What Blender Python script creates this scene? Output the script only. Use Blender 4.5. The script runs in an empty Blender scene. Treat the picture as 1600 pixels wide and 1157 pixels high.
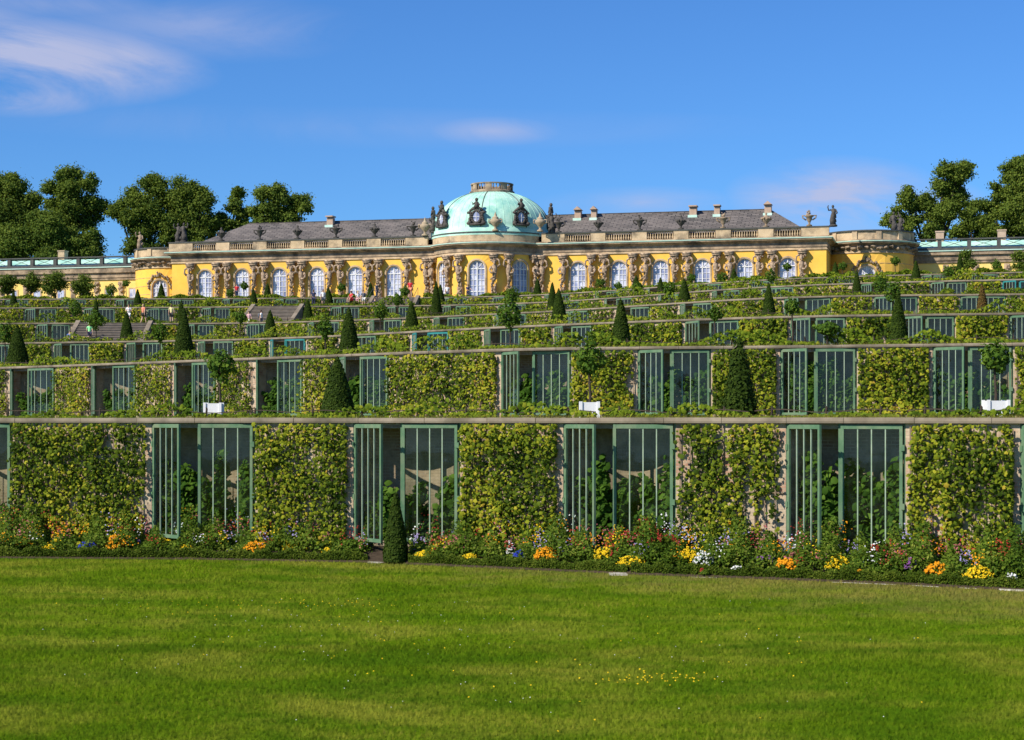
import bpy, math, random
import numpy as np
from mathutils import Vector, Matrix
random.seed(5)
rng = np.random.default_rng(7)
R = math.radians
scene = bpy.context.scene
C = scene.collection
# ------------------------------------------------------------------ camera, sky, sun, exposure
F = 2800.0      # focal length in photo pixels (1600 wide)
EYE = 3.67      # eye height above the lawn
HOR = 655.0     # horizon row in the photo
cd = bpy.data.cameras.new('camera'); cam = bpy.data.objects.new('camera', cd); C.objects.link(cam)
cam.location = (0, 0, EYE); cam.rotation_euler = (R(90), 0, 0)
cd.sensor_width = 36; cd.lens = F/1600*36; cd.shift_y = (HOR-578.5)/1600
cd.clip_start = .5; cd.clip_end = 5000
scene.camera = cam
SUN_EL, SUN_AZ = 39.0, 52.0      # azimuth: degrees to the left of straight behind the camera
sd = Vector((-math.sin(R(SUN_AZ))*math.cos(R(SUN_EL)), -math.cos(R(SUN_AZ))*math.cos(R(SUN_EL)), math.sin(R(SUN_EL))))
sl = bpy.data.lights.new('sun', 'SUN'); sl.energy = 5.0; sl.angle = R(.5); sl.color = (1, .93, .80)
so = bpy.data.objects.new('sun', sl); C.objects.link(so); so.rotation_euler = sd.to_track_quat('Z', 'Y').to_euler(); so.location = sd*300
w = bpy.data.worlds.new('World'); scene.world = w; w.use_nodes = True
nt = w.node_tree; nt.nodes.clear()
def N(nt, t, **k):
    n = nt.nodes.new(t)
    for a, b in k.items(): setattr(n, a, b)
    return n
sky = N(nt, 'ShaderNodeTexSky', sky_type='NISHITA', sun_disc=False)
sky.sun_elevation = R(SUN_EL); sky.sun_rotation = math.atan2(sd.x, sd.y) ; sky.air_density = 1.0; sky.dust_density = .0; sky.ozone_density = 3.5
hs = N(nt, 'ShaderNodeMix', data_type='RGBA', blend_type='MULTIPLY'); hs.inputs['Factor'].default_value = 1; hs.inputs['B'].default_value = (.50, .93, 1.50, 1)
bg = N(nt, 'ShaderNodeBackground'); bg.inputs[1].default_value = .073
out = N(nt, 'ShaderNodeOutputWorld')
nt.links.new(sky.outputs[0], hs.inputs['A'])
tc = N(nt, 'ShaderNodeTexCoord')
def math_n(nt, op, a, b=None, c=None, clamp=False):
    n = N(nt, 'ShaderNodeMath', operation=op, use_clamp=clamp)
    for i, v in enumerate((a, b, c)):
        if v is None: continue
        if isinstance(v, (int, float)): n.inputs[i].default_value = v
        else: nt.links.new(v, n.inputs[i])
    return n.outputs[0]
mp = N(nt, 'ShaderNodeMapping'); mp.inputs['Scale'].default_value = (3.0, 3.0, 11.0); mp.inputs['Rotation'].default_value = (0, R(12), 0)
nz = N(nt, 'ShaderNodeTexNoise'); nz.inputs['Scale'].default_value = 1.7; nz.inputs['Detail'].default_value = 10; nz.inputs['Roughness'].default_value = .62; nz.inputs['Distortion'].default_value = 1.3
nt.links.new(tc.outputs['Generated'], mp.inputs[0]); nt.links.new(mp.outputs[0], nz.inputs['Vector'])
def blob(px, py, sx, sz, amp, tilt=0):
    d = Vector(((px-800)/F, 1, (HOR-py)/F)).normalized()
    sub = N(nt, 'ShaderNodeVectorMath', operation='SUBTRACT'); nt.links.new(tc.outputs['Generated'], sub.inputs[0]); sub.inputs[1].default_value = d
    sp = N(nt, 'ShaderNodeSeparateXYZ'); nt.links.new(sub.outputs[0], sp.inputs[0])
    z = math_n(nt, 'ADD', sp.outputs[2], math_n(nt, 'MULTIPLY', sp.outputs[0], tilt))
    a = math_n(nt, 'POWER', math_n(nt, 'ABSOLUTE', math_n(nt, 'DIVIDE', sp.outputs[0], sx)), 2.0)
    b = math_n(nt, 'POWER', math_n(nt, 'ABSOLUTE', math_n(nt, 'DIVIDE', z, sz)), 2.0)
    r = math_n(nt, 'SUBTRACT', 1.0, math_n(nt, 'SQRT', math_n(nt, 'ADD', a, b)), clamp=True)
    return math_n(nt, 'MULTIPLY', math_n(nt, 'SMOOTH_MIN', r, 1.0, .1), amp)
m = None
for b_ in [(40, 95, .10, .026, .95, .0), (200, 85, .05, .016, .55, .2), (20, 150, .05, .012, .9, 0), (-150, 60, .09, .03, .9, 0), (300, 40, .10, .02, .3, 0),
           (1300, 305, .06, .022, 1.2, 0), (1380, 330, .06, .02, .9, 0), (1235, 300, .03, .012, .55, 0), (770, 205, .045, .009, .42, 0), (1000, 318, .06, .010, .42, 0), (100, 8, .16, .012, .22, 0), (560, 200, .25, .012, .12, 0)]:
    q = blob(*b_); m = q if m is None else math_n(nt, 'MAXIMUM', m, q)
mr = N(nt, 'ShaderNodeMapRange'); mr.inputs['From Min'].default_value = .36; mr.inputs['From Max'].default_value = .62; nt.links.new(nz.outputs[0], mr.inputs[0])
fac = math_n(nt, 'MULTIPLY', m, mr.outputs[0], clamp=True)
fac = math_n(nt, 'MULTIPLY', fac, 1.7, clamp=True)
fac = math_n(nt, 'MULTIPLY', fac, .86)
mx = N(nt, 'ShaderNodeMix', data_type='RGBA'); mx.inputs['B'].default_value = (5.6, 6.0, 8.4, 1)
nt.links.new(fac, mx.inputs['Factor']); nt.links.new(hs.outputs['Result'], mx.inputs['A'])
nt.links.new(mx.outputs['Result'], bg.inputs[0]); nt.links.new(bg.outputs[0], out.inputs[0])
scene.view_settings.view_transform = 'Standard'; scene.view_settings.look = 'None'; scene.view_settings.exposure = 0.30; scene.view_settings.gamma = 1
scene.render.engine = 'CYCLES'

# ------------------------------------------------------------------ helpers
def wp(x, y, D): return Vector(((x-800)/F*D, D, EYE+(HOR-y)/F*D))
def tag(o, label=None, cat=None, group=None, kind=None):
    if label: o['label'] = label
    if cat: o['category'] = cat
    if group: o['group'] = group
    if kind: o['kind'] = kind
    return o
def empty(name, loc=(0, 0, 0), rz=0, label=None, cat=None, group=None):
    o = bpy.data.objects.new(name, None); C.objects.link(o); o.location = loc; o.rotation_euler = (0, 0, rz); o.empty_display_size = .3
    return tag(o, label, cat, group)
def copy_tree(o, parent=None):
    c = o.copy(); C.objects.link(c)
    if parent is not None:
        c.parent = parent
    for ch in list(o.children): copy_tree(ch, c)
    return c
class MB:
    def __init__(s): s.v = []; s.f = []; s.uv = []
    def add(s, vs, fs, uvs=None):
        n = len(s.v); s.v += [tuple(p) for p in vs]
        for i, f in enumerate(fs):
            s.f.append([n+k for k in f]); s.uv.append(uvs[i] if uvs else None)
        return s
    def box(s, x0, x1, y0, y1, z0, z1, M=None):
        vs = [Vector((x, y, z)) for z in (z0, z1) for y in (y0, y1) for x in (x0, x1)]
        if M is not None: vs = [M @ v for v in vs]
        fs = [(0, 2, 3, 1), (4, 5, 7, 6), (0, 1, 5, 4), (2, 6, 7, 3), (0, 4, 6, 2), (1, 3, 7, 5)]
        return s.add(vs, fs)
    def tube(s, pts, rad, seg=6, cap=True):
        pts = [Vector(p) for p in pts]; n = len(pts); vs = []; fs = []
        for i, p in enumerate(pts):
            d = (pts[min(i+1, n-1)]-pts[max(i-1, 0)]).normalized()
            a = d.orthogonal().normalized() if i == 0 else (a - d*a.dot(d)).normalized()
            b = d.cross(a); r = rad[i] if hasattr(rad, '__len__') else rad
            for k in range(seg):
                t = 2*math.pi*k/seg; vs.append(p+(a*math.cos(t)+b*math.sin(t))*r)
        for i in range(n-1):
            for k in range(seg):
                fs.append((i*seg+k, i*seg+(k+1) % seg, (i+1)*seg+(k+1) % seg, (i+1)*seg+k))
        if cap: fs += [tuple(range(seg))[::-1], tuple(range((n-1)*seg, n*seg))]
        return s.add(vs, fs)
    def lathe(s, prof, c=(0, 0, 0), seg=12, sx=1, sy=1):
        vs = []; fs = []; n = len(prof)
        for r, z in prof:
            for k in range(seg):
                t = 2*math.pi*k/seg; vs.append((c[0]+r*sx*math.cos(t), c[1]+r*sy*math.sin(t), c[2]+z))
        for i in range(n-1):
            for k in range(seg): fs.append((i*seg+k, i*seg+(k+1) % seg, (i+1)*seg+(k+1) % seg, (i+1)*seg+k))
        fs += [tuple(range(seg))[::-1], tuple(range((n-1)*seg, n*seg))]
        return s.add(vs, fs)
    def ball(s, c, r, seg=8, rings=5, jit=0):
        rx, ry, rz = r if hasattr(r, '__len__') else (r, r, r); vs = [(c[0], c[1], c[2]-rz)]; fs = []
        for i in range(1, rings):
            ph = math.pi*i/rings-math.pi/2
            for k in range(seg):
                t = 2*math.pi*k/seg; j = 1+random.uniform(-jit, jit)
                vs.append((c[0]+rx*math.cos(ph)*math.cos(t)*j, c[1]+ry*math.cos(ph)*math.sin(t)*j, c[2]+rz*math.sin(ph)*j))
        vs.append((c[0], c[1], c[2]+rz)); L = len(vs)-1
        for k in range(seg):
            fs.append((0, 1+(k+1) % seg, 1+k)); fs.append((L, L-seg+k, L-seg+(k+1) % seg))
        for i in range(rings-2):
            for k in range(seg): a = 1+i*seg; fs.append((a+k, a+(k+1) % seg, a+seg+(k+1) % seg, a+seg+k))
        return s.add(vs, fs)
    def sweep(s, path, nrm, prof, closed=False, uvs=False, capends=True):
        # path: list of (x,y); nrm: outward (x,y) (mitred) ; prof: list of (offset out, z), open or closed section
        m = len(prof); vs = []; fs = []; uv = []
        L = [0]
        for i in range(1, len(path)): L.append(L[-1]+math.dist(path[i], path[i-1]))
        PL = [0]
        for i in range(1, m): PL.append(PL[-1]+math.dist(prof[i], prof[i-1]))
        for (x, y), (nx, ny) in zip(path, nrm):
            for o, z in prof: vs.append((x+nx*o, y+ny*o, z))
        n = len(path)
        for i in range(n if closed else n-1):
            j = (i+1) % n
            for k in range(m-1):
                fs.append((i*m+k, j*m+k, j*m+k+1, i*m+k+1))
                uv.append([(L[i], PL[k]), (L[j] if j else L[i]+1, PL[k]), (L[j] if j else L[i]+1, PL[k+1]), (L[i], PL[k+1])])
        if capends and not closed:
            fs.append(tuple(range(m))); uv.append([(o, z) for o, z in prof])
            fs.append(tuple(range((n-1)*m, n*m))[::-1]); uv.append([(o, z) for o, z in prof][::-1])
        return s.add(vs, fs, uv if uvs else None)
    def build(s, name, mat, parent=None, smooth=False, loc=None):
        me = bpy.data.meshes.new(name); me.from_pydata(s.v, [], s.f)
        if any(u is not None for u in s.uv):
            ul = me.uv_layers.new(name='UVMap'); arr = []
            for f, u in zip(s.f, s.uv):
                for k in range(len(f)): arr += list(u[k]) if u else [0, 0]
            ul.data.foreach_set('uv', arr)
        me.materials.append(mat)
        if smooth: me.polygons.foreach_set('use_smooth', [True]*len(me.polygons))
        me.update()
        o = bpy.data.objects.new(name, me); C.objects.link(o)
        if parent is not None: o.parent = parent
        if loc is not None: o.location = loc
        return o
# leaf templates (unit size, in the xy plane, z up)
def fan(out, lift=.12):
    n = len(out); v = [(0, 0, lift)]+[(x, y, (-.12 if i % 2 else 0)) for i, (x, y) in enumerate(out)]
    return np.array(v, float), np.array([(0, 1+i, 1+(i+1) % n) for i in range(n)])
LEAF_VINE = fan([(-.12, -.45), (-.5, -.3), (-.38, -.02), (-.5, .28), (-.16, .3), (0, .58), (.16, .3), (.5, .28), (.38, -.02), (.5, -.3), (.12, -.45)])
LEAF_HEX = fan([(0, -.5), (-.45, -.2), (-.3, .3), (0, .6), (.3, .3), (.45, -.2)])
LEAF_QUAD = (np.array([(0, -.55, 0), (-.38, 0, .12), (0, .55, 0), (.38, 0, .12)], float), np.array([(0, 1, 2), (0, 2, 3)]))
LEAF_BLADE = (np.array([(-.035, 0, 0), (.035, 0, 0), (.02, .12, .6), (0, .3, 1.0), (-.02, .12, .6)], float), np.array([(0, 1, 2), (0, 2, 4), (4, 2, 3)]))
LEAF_TUFT = (np.array([(-.16, 0, 0), (-.04, 0, 0), (-.14, .15, .9), (.0, -.05, 0), (.10, -.05, 0), (.03, .2, 1.0), (.12, .05, 0), (.22, .05, 0), (.30, .12, .75)], float), np.array([(0, 1, 2), (3, 4, 5), (6, 7, 8)]))
LEAF_LONG = (np.array([(0, -.5, 0), (-.14, -.1, .05), (0, .6, -.05), (.14, -.1, .05)], float), np.array([(0, 1, 2), (0, 2, 3)]))
def leafmesh(name, P, Nn, S, T, tpl, mat, parent=None, upright=False):
    P = np.asarray(P, float); n = len(P); S = np.broadcast_to(np.asarray(S, float), (n,)); T = np.broadcast_to(np.asarray(T, float), (n,))
    TV, TF = tpl; k = len(TV)
    if upright:
        th = rng.uniform(0, 2*np.pi, n); c, s_ = np.cos(th), np.sin(th)
        A = np.stack([c, s_, 0*c], 1); B = np.stack([-s_, c, 0*c], 1); Cc = np.asarray(Nn, float)
    else:
        Cc = np.asarray(Nn, float); Cc = Cc/np.maximum(np.linalg.norm(Cc, axis=1, keepdims=True), 1e-6)
        r = rng.normal(size=(n, 3)); A = np.cross(Cc, r); A /= np.maximum(np.linalg.norm(A, axis=1, keepdims=True), 1e-6); B = np.cross(Cc, A)
    V = P[:, None, :]+S[:, None, None]*(TV[None, :, 0, None]*A[:, None]+TV[None, :, 1, None]*B[:, None]+TV[None, :, 2, None]*Cc[:, None])
    FF = (TF[None]+(np.arange(n)*k)[:, None, None]).reshape(-1, 3)
    me = bpy.data.meshes.new(name)
    me.vertices.add(n*k); me.vertices.foreach_set('co', V.reshape(-1).astype(np.float32))
    nf = len(FF); me.loops.add(nf*3); me.loops.foreach_set('vertex_index', FF.reshape(-1).astype(np.int32))
    me.polygons.add(nf); me.polygons.foreach_set('loop_start', (np.arange(nf)*3).astype(np.int32)); me.polygons.foreach_set('loop_total', np.full(nf, 3, np.int32))
    at = me.attributes.new('tint', 'FLOAT', 'POINT'); at.data.foreach_set('value', np.repeat(T, k).astype(np.float32))
    me.materials.append(mat); me.update(calc_edges=True); me.validate()
    o = bpy.data.objects.new(name, me); C.objects.link(o)
    if parent is not None: o.parent = parent
    return o
def rdir(n): d = rng.normal(size=(n, 3)); return d/np.linalg.norm(d, axis=1, keepdims=True)
ORD = ['first', 'second', 'third', 'fourth', 'fifth', 'sixth', 'seventh', 'eighth', 'ninth', 'tenth', 'eleventh', 'twelfth', 'thirteenth', 'fourteenth', 'fifteenth', 'sixteenth', 'seventeenth', 'eighteenth', 'nineteenth', 'twentieth', 'twenty-first', 'twenty-second', 'twenty-third', 'twenty-fourth']
TIER = {1: 'lowest', 2: 'second', 3: 'third', 4: 'fourth', 5: 'fifth', 6: 'topmost'}

# ------------------------------------------------------------------ materials
def new_mat(name):
    m = bpy.data.materials.new(name); m.use_nodes = True; nt = m.node_tree; nt.nodes.clear()
    o = N(nt, 'ShaderNodeOutputMaterial'); p = N(nt, 'ShaderNodeBsdfPrincipled'); nt.links.new(p.outputs[0], o.inputs[0])
    return m, nt, p, o
def ramp(nt, fac, stops, interp='LINEAR'):
    r = N(nt, 'ShaderNodeValToRGB'); r.color_ramp.interpolation = interp; e = r.color_ramp.elements
    while len(e) < len(stops): e.new(.5)
    for i, (p, c) in enumerate(stops): e[i].position = p; e[i].color = (*c, 1)
    nt.links.new(fac, r.inputs[0]); return r.outputs[0]
def noise(nt, scale, detail=5, rough=.6, vec=None, coord='Object', stretch=None):
    t = N(nt, 'ShaderNodeTexNoise'); t.inputs['Scale'].default_value = scale; t.inputs['Detail'].default_value = detail; t.inputs['Roughness'].default_value = rough
    if vec is None: vec = N(nt, 'ShaderNodeTexCoord').outputs[coord]
    if stretch:
        mp = N(nt, 'ShaderNodeMapping'); mp.inputs['Scale'].default_value = stretch; nt.links.new(vec, mp.inputs[0]); vec = mp.outputs[0]
    nt.links.new(vec, t.inputs['Vector']); return t.outputs[0]
def mix(nt, f, a, b, mode='MIX'):
    n = N(nt, 'ShaderNodeMix', data_type='RGBA', blend_type=mode)
    for key, v in (('Factor', f), ('A', a), ('B', b)):
        if isinstance(v, (int, float)): n.inputs[key].default_value = v
        elif isinstance(v, tuple): n.inputs[key].default_value = (*v, 1)
        else: nt.links.new(v, n.inputs[key])
    return n.outputs['Result']
def bump(nt, p, h, s=.3, d=.02):
    b = N(nt, 'ShaderNodeBump'); b.inputs['Strength'].default_value = s; b.inputs['Distance'].default_value = d
    nt.links.new(h, b.inputs['Height']); nt.links.new(b.outputs[0], p.inputs['Normal'])
def rough_mat(name, c1, c2, scale=2., rough=.85, bs=.3, bd=.02, dirt=None, stretch=None, metallic=0, dscale=.5):
    m, nt, p, o = new_mat(name)
    n = noise(nt, scale, 6, .65, stretch=stretch); col = ramp(nt, n, [(.3, c1), (.7, c2)])
    if dirt:
        n2 = noise(nt, dscale, 5, .7); f = ramp(nt, n2, [(.45, (0, 0, 0)), (.68, (1, 1, 1))]); col = mix(nt, f, col, dirt)
    nt.links.new(col, p.inputs['Base Color']); p.inputs['Roughness'].default_value = rough; p.inputs['Metallic'].default_value = metallic
    p.inputs['Specular IOR Level'].default_value = .3
    bump(nt, p, n, bs, bd); return m
def leaf_mat(name, stops, trans=.35, rough=.7, ns=.6, spec=.08):
    m, nt, p, o = new_mat(name)
    a = N(nt, 'ShaderNodeAttribute', attribute_name='tint'); n = noise(nt, ns, 3)
    f = math_n(nt, 'ADD', math_n(nt, 'MULTIPLY', a.outputs['Fac'], .75), math_n(nt, 'MULTIPLY', math_n(nt, 'SUBTRACT', n, .32), .75), clamp=True)
    col = ramp(nt, f, stops); nt.links.new(col, p.inputs['Base Color']); p.inputs['Roughness'].default_value = rough; p.inputs['Specular IOR Level'].default_value = spec
    t = N(nt, 'ShaderNodeBsdfTranslucent'); nt.links.new(mix(nt, .5, col, (.25, .35, .02), 'MIX'), t.inputs[0])
    ms = N(nt, 'ShaderNodeMixShader'); ms.inputs[0].default_value = trans
    nt.links.new(p.outputs[0], ms.inputs[1]); nt.links.new(t.outputs[0], ms.inputs[2]); nt.links.new(ms.outputs[0], o.inputs[0])
    return m
def flat_mat(name, c, rough=.6, metallic=0, var=.12):
    m, nt, p, o = new_mat(name); n = noise(nt, 6, 4)
    nt.links.new(ramp(nt, n, [(.3, tuple(x*(1-var) for x in c)), (.7, tuple(min(1, x*(1+var)) for x in c))]), p.inputs['Base Color'])
    p.inputs['Roughness'].default_value = rough; p.inputs['Metallic'].default_value = metallic; return m
M = {}
M['vine'] = leaf_mat('vine_leaf', [(0, (.009, .020, .003)), (.26, (.038, .068, .006)), (.47, (.11, .155, .010)), (.66, (.235, .26, .015)), (.83, (.38, .345, .03)), (.94, (.36, .21, .03)), (1, (.16, .07, .03))], .20)
M['vine2'] = leaf_mat('espalier_leaf', [(0, (.02, .045, .004)), (.35, (.075, .125, .008)), (.65, (.17, .23, .014)), (1, (.34, .33, .03))], .25)
M['fig'] = leaf_mat('fig_leaf', [(0, (.015, .04, .006)), (.5, (.055, .12, .012)), (1, (.18, .28, .035))], .25)
M['yew'] = leaf_mat('yew_needles', [(0, (.010, .022, .003)), (.5, (.028, .052, .005)), (1, (.065, .095, .010))], .08)
M['yewbrown'] = leaf_mat('brown_yew_needles', [(0, (.06, .03, .01)), (.5, (.12, .07, .02)), (1, (.10, .11, .02))], .08)
M['tree'] = leaf_mat('tree_leaf', [(0, (.022, .046, .010)), (.35, (.068, .112, .018)), (.7, (.15, .20, .028)), (1, (.25, .28, .045))], .285, ns=.12)
M['stree'] = leaf_mat('small_tree_leaf', [(0, (.018, .045, .006)), (.5, (.065, .13, .014)), (1, (.19, .27, .03))], .25)
M['bed'] = leaf_mat('bedding_leaf', [(0, (.02, .045, .006)), (.4, (.06, .115, .010)), (.75, (.14, .20, .02)), (1, (.27, .29, .05))], .25)
M['hedge'] = leaf_mat('box_leaf', [(0, (.018, .036, .003)), (.5, (.055, .09, .006)), (1, (.15, .18, .02))], .15)
M['blade'] = leaf_mat('grass_blade', [(0, (.03, .065, .003)), (.30, (.097, .178, .006)), (.62, (.185, .275, .012)), (.85, (.29, .285, .03)), (1, (.38, .28, .08))], .35, ns=.22, spec=0.)
M['bark'] = rough_mat('bark', (.03, .022, .015), (.08, .06, .042), 4, .95, .8, .05)
M['wood'] = rough_mat('trellis_wood', (.16, .11, .075), (.34, .26, .18), 5, .9, .4, .01, stretch=(1, 1, .15))
M['coping'] = rough_mat('coping_stone', (.19, .15, .105), (.33, .27, .20), 1.3, .9, .5, .02, dirt=(.10, .085, .06))
M['stone'] = rough_mat('sandstone', (.46, .33, .19), (.64, .48, .31), .9, .9, .4, .03, dirt=(.17, .13, .09))
M['stonedk'] = rough_mat('weathered_sandstone', (.20, .145, .10), (.52, .385, .25), 1.3, .92, .5, .04, dirt=(.08, .065, .05))
M['herm'] = rough_mat('carved_sandstone', (.12, .08, .055), (.60, .44, .30), 3.4, .92, .8, .08)
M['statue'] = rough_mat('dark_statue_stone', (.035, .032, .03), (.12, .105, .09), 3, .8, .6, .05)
M['urnlight'] = rough_mat('pale_urn_stone', (.30, .23, .15), (.48, .38, .26), 3, .9, .6, .04)
M['pilaster'] = rough_mat('pilaster_stone', (.42, .26, .15), (.55, .37, .24), 1.2, .9, .3, .02)
M['yellow'] = rough_mat('yellow_render', (.86, .49, .07), (.93, .57, .10), .7, .9, .15, .01, dirt=(.74, .41, .10), dscale=.25)
M['paleyellow'] = rough_mat('pale_yellow_render', (.82, .56, .14), (.90, .66, .22), .7, .9, .15, .01)
M['copper'] = rough_mat('verdigris_copper', (.34, .60, .47), (.56, .80, .66), .6, .8, .3, .02, dirt=(.22, .50, .43), stretch=(1, 1, .35))
M['coppertrim'] = rough_mat('verdigris_trim', (.42, .66, .55), (.62, .80, .70), 1, .7, .2, .01)
M['ledge'] = rough_mat('lead_strip', (.05, .05, .05), (.10, .10, .09), 2, .7)
M['green'] = rough_mat('green_painted_steel', (.07, .15, .08), (.12, .225, .125), 3, .7, .3, .004, dirt=(.17, .22, .13), dscale=1.5)
M['teal'] = rough_mat('teal_painted_steel', (.02, .17, .17), (.04, .25, .24), 3, .5, .15, .004)
M['bar'] = rough_mat('pale_green_bar', (.20, .29, .20), (.36, .44, .32), 3, .9, .15, .003)
M['whitepaint'] = rough_mat('white_paint', (.68, .68, .68), (.80, .80, .80), 3, .6, .1, .002)
M['kerb'] = rough_mat('pale_kerb_stone', (.36, .33, .27), (.62, .58, .50), 5, .9, .4, .01)
M['soil'] = rough_mat('soil', (.03, .02, .012), (.075, .052, .032), 6, 1, .8, .04)
M['terr'] = rough_mat('terrace_grass', (.06, .11, .02), (.16, .16, .05), .6, 1, .6, .05, dirt=(.24, .19, .11))
M['step'] = rough_mat('step_stone', (.16, .13, .10), (.30, .25, .20), 2, .9, .4, .02)
M['chim'] = rough_mat('chimney_render', (.38, .26, .19), (.52, .38, .28), 2, .9)
# brick masonry with patchy plaster, on the walls' own UV (metres)
def masonry(name, pl1, pl2, br1, br2, lo=.42, hi=.60, moss=True):
    m, nt, p, o = new_mat(name); uvn = N(nt, 'ShaderNodeUVMap', uv_map='UVMap'); uv = uvn.outputs[0]
    b = N(nt, 'ShaderNodeTexBrick'); b.inputs['Scale'].default_value = 1; b.inputs['Brick Width'].default_value = .27; b.inputs['Row Height'].default_value = .085; b.inputs['Mortar Size'].default_value = .010
    b.inputs['Color1'].default_value = (*br1, 1); b.inputs['Color2'].default_value = (*br2, 1); b.inputs['Mortar'].default_value = (.42, .34, .25, 1); nt.links.new(uv, b.inputs[0])
    n = noise(nt, 1.1, 7, .7); n2 = noise(nt, 5, 5, .7)
    pc = ramp(nt, n2, [(.3, pl1), (.7, pl2)])
    col = mix(nt, ramp(nt, n, [(lo, (0, 0, 0)), (hi, (1, 1, 1))]), b.outputs[0], pc)
    st = noise(nt, .8, 6, .75, stretch=(1, 1, .3)); col = mix(nt, ramp(nt, st, [(.52, (0, 0, 0)), (.75, (.75, .75, .75))]), col, (.12, .095, .065))
    nt.links.new(col, p.inputs['Base Color']); p.inputs['Roughness'].default_value = .95; p.inputs['Specular IOR Level'].default_value = .2
    h = math_n(nt, 'ADD', math_n(nt, 'MULTIPLY', b.outputs['Fac'], -.5), n2); bump(nt, p, h, .7, .015); return m
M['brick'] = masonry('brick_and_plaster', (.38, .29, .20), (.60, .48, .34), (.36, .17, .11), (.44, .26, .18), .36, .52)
M['niche'] = masonry('shaded_niche_plaster', (.24, .18, .115), (.40, .31, .21), (.22, .13, .085), (.30, .19, .12), .36, .50)  # recess shade put into the colour: plaster and brick darkened and warmed
# slate roof
m, nt, p, o = new_mat('slate_roof'); tco = N(nt, 'ShaderNodeUVMap', uv_map='UVMap').outputs[0]
b = N(nt, 'ShaderNodeTexBrick'); b.inputs['Scale'].default_value = 1; b.inputs['Brick Width'].default_value = .9; b.inputs['Row Height'].default_value = .40; b.inputs['Mortar Size'].default_value = .05
b.inputs['Color1'].default_value = (.085, .075, .068, 1); b.inputs['Color2'].default_value = (.19, .165, .145, 1); b.inputs['Mortar'].default_value = (.022, .02, .02, 1); nt.links.new(tco, b.inputs[0])
n = noise(nt, .45, 6, .7); col = mix(nt, ramp(nt, n, [(.4, (0, 0, 0)), (.75, (.8, .8, .8))]), b.outputs[0], (.21, .175, .155)); nt.links.new(col, p.inputs['Base Color']); p.inputs['Roughness'].default_value = .75
bump(nt, p, b.outputs['Fac'], .5, -.03); M['slate'] = m
# palace window glass: curtained rooms behind reflecting panes
m, nt, p, o = new_mat('curtained_glass'); tco = N(nt, 'ShaderNodeTexCoord').outputs['Object']
v = N(nt, 'ShaderNodeTexVoronoi'); v.inputs['Scale'].default_value = 1.6; nt.links.new(tco, v.inputs['Vector'])
n = noise(nt, .55, 3, .5)
nt.links.new(ramp(nt, math_n(nt, 'ADD', math_n(nt, 'MULTIPLY', n, .7), math_n(nt, 'MULTIPLY', v.outputs['Color'], .3)), [(.25, (.12, .13, .24)), (.45, (.30, .32, .48)), (.58, (.55, .56, .68)), (.75, (.66, .66, .74))]), p.inputs['Base Color'])
p.inputs['Roughness'].default_value = .08; p.inputs['Specular IOR Level'].default_value = .8; bump(nt, p, noise(nt, 3, 2), .08, .05); M['pglass'] = m
# door glass
m, nt, p, o = new_mat('thin_glass'); nt.nodes.remove(p)
tr = N(nt, 'ShaderNodeBsdfTransparent'); tr.inputs[0].default_value = (.80, .86, .84, 1); gl = N(nt, 'ShaderNodeBsdfGlossy'); gl.inputs['Roughness'].default_value = .03; gl.inputs[0].default_value = (.9, .88, .85, 1)
df = N(nt, 'ShaderNodeBsdfDiffuse'); df.inputs[0].default_value = (.22, .26, .26, 1)
fr = N(nt, 'ShaderNodeLayerWeight'); fr.inputs[0].default_value = .5; ms = N(nt, 'ShaderNodeMixShader'); ms2 = N(nt, 'ShaderNodeMixShader')
nn = noise(nt, 2.2, 6, .7); nt.links.new(ramp(nt, nn, [(.4, (.0, .0, .0)), (.8, (.07, .07, .07))]), ms2.inputs[0])
bb = N(nt, 'ShaderNodeBump'); bb.inputs['Strength'].default_value = .12; bb.inputs['Distance'].default_value = .03; nt.links.new(noise(nt, 1.2, 2), bb.inputs['Height']); nt.links.new(bb.outputs[0], gl.inputs['Normal'])
nt.links.new(tr.outputs[0], ms2.inputs[1]); nt.links.new(df.outputs[0], ms2.inputs[2])
nt.links.new(math_n(nt, 'ADD', math_n(nt, 'MULTIPLY', math_n(nt, 'POWER', fr.outputs['Facing'], 3.5), .7), .035, clamp=True), ms.inputs[0]); nt.links.new(ms2.outputs[0], ms.inputs[1]); nt.links.new(gl.outputs[0], ms.inputs[2]); nt.links.new(ms.outputs[0], o.inputs[0]); M['glass'] = m
# lawn: lush, yellowing and dry patches, the same for the ground and its blades
def patches(nt, src):
    pos = N(nt, 'ShaderNodeNewGeometry').outputs['Position']
    f1 = ramp(nt, noise(nt, .30, 7, .7, vec=pos), [(.45, (0, 0, 0)), (.62, (.85, .85, .85))]); f2 = ramp(nt, noise(nt, .55, 6, .72, vec=pos, stretch=(.6, 1.3, 1)), [(.40, (.9, .9, .9)), (.53, (0, 0, 0))])
    sx = N(nt, 'ShaderNodeSeparateXYZ'); nt.links.new(pos, sx.inputs[0])
    wst = math_n(nt, 'ADD', math_n(nt, 'MULTIPLY', sx.outputs[0], .045), math_n(nt, 'MULTIPLY', math_n(nt, 'SUBTRACT', sx.outputs[1], 40.0), .05))
    wst = math_n(nt, 'ADD', wst, math_n(nt, 'MULTIPLY', noise(nt, .8, 6, .75, vec=pos), 1.3))
    f3 = ramp(nt, wst, [(.62, (0, 0, 0)), (1.0, (.75, .75, .75))])      # the strip by the border is worn and brownish
    c = mix(nt, f1, src, (.29, .295, .035)); c = mix(nt, f2, c, (.08, .165, .006)); return mix(nt, f3, c, (.26, .21, .065))
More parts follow.
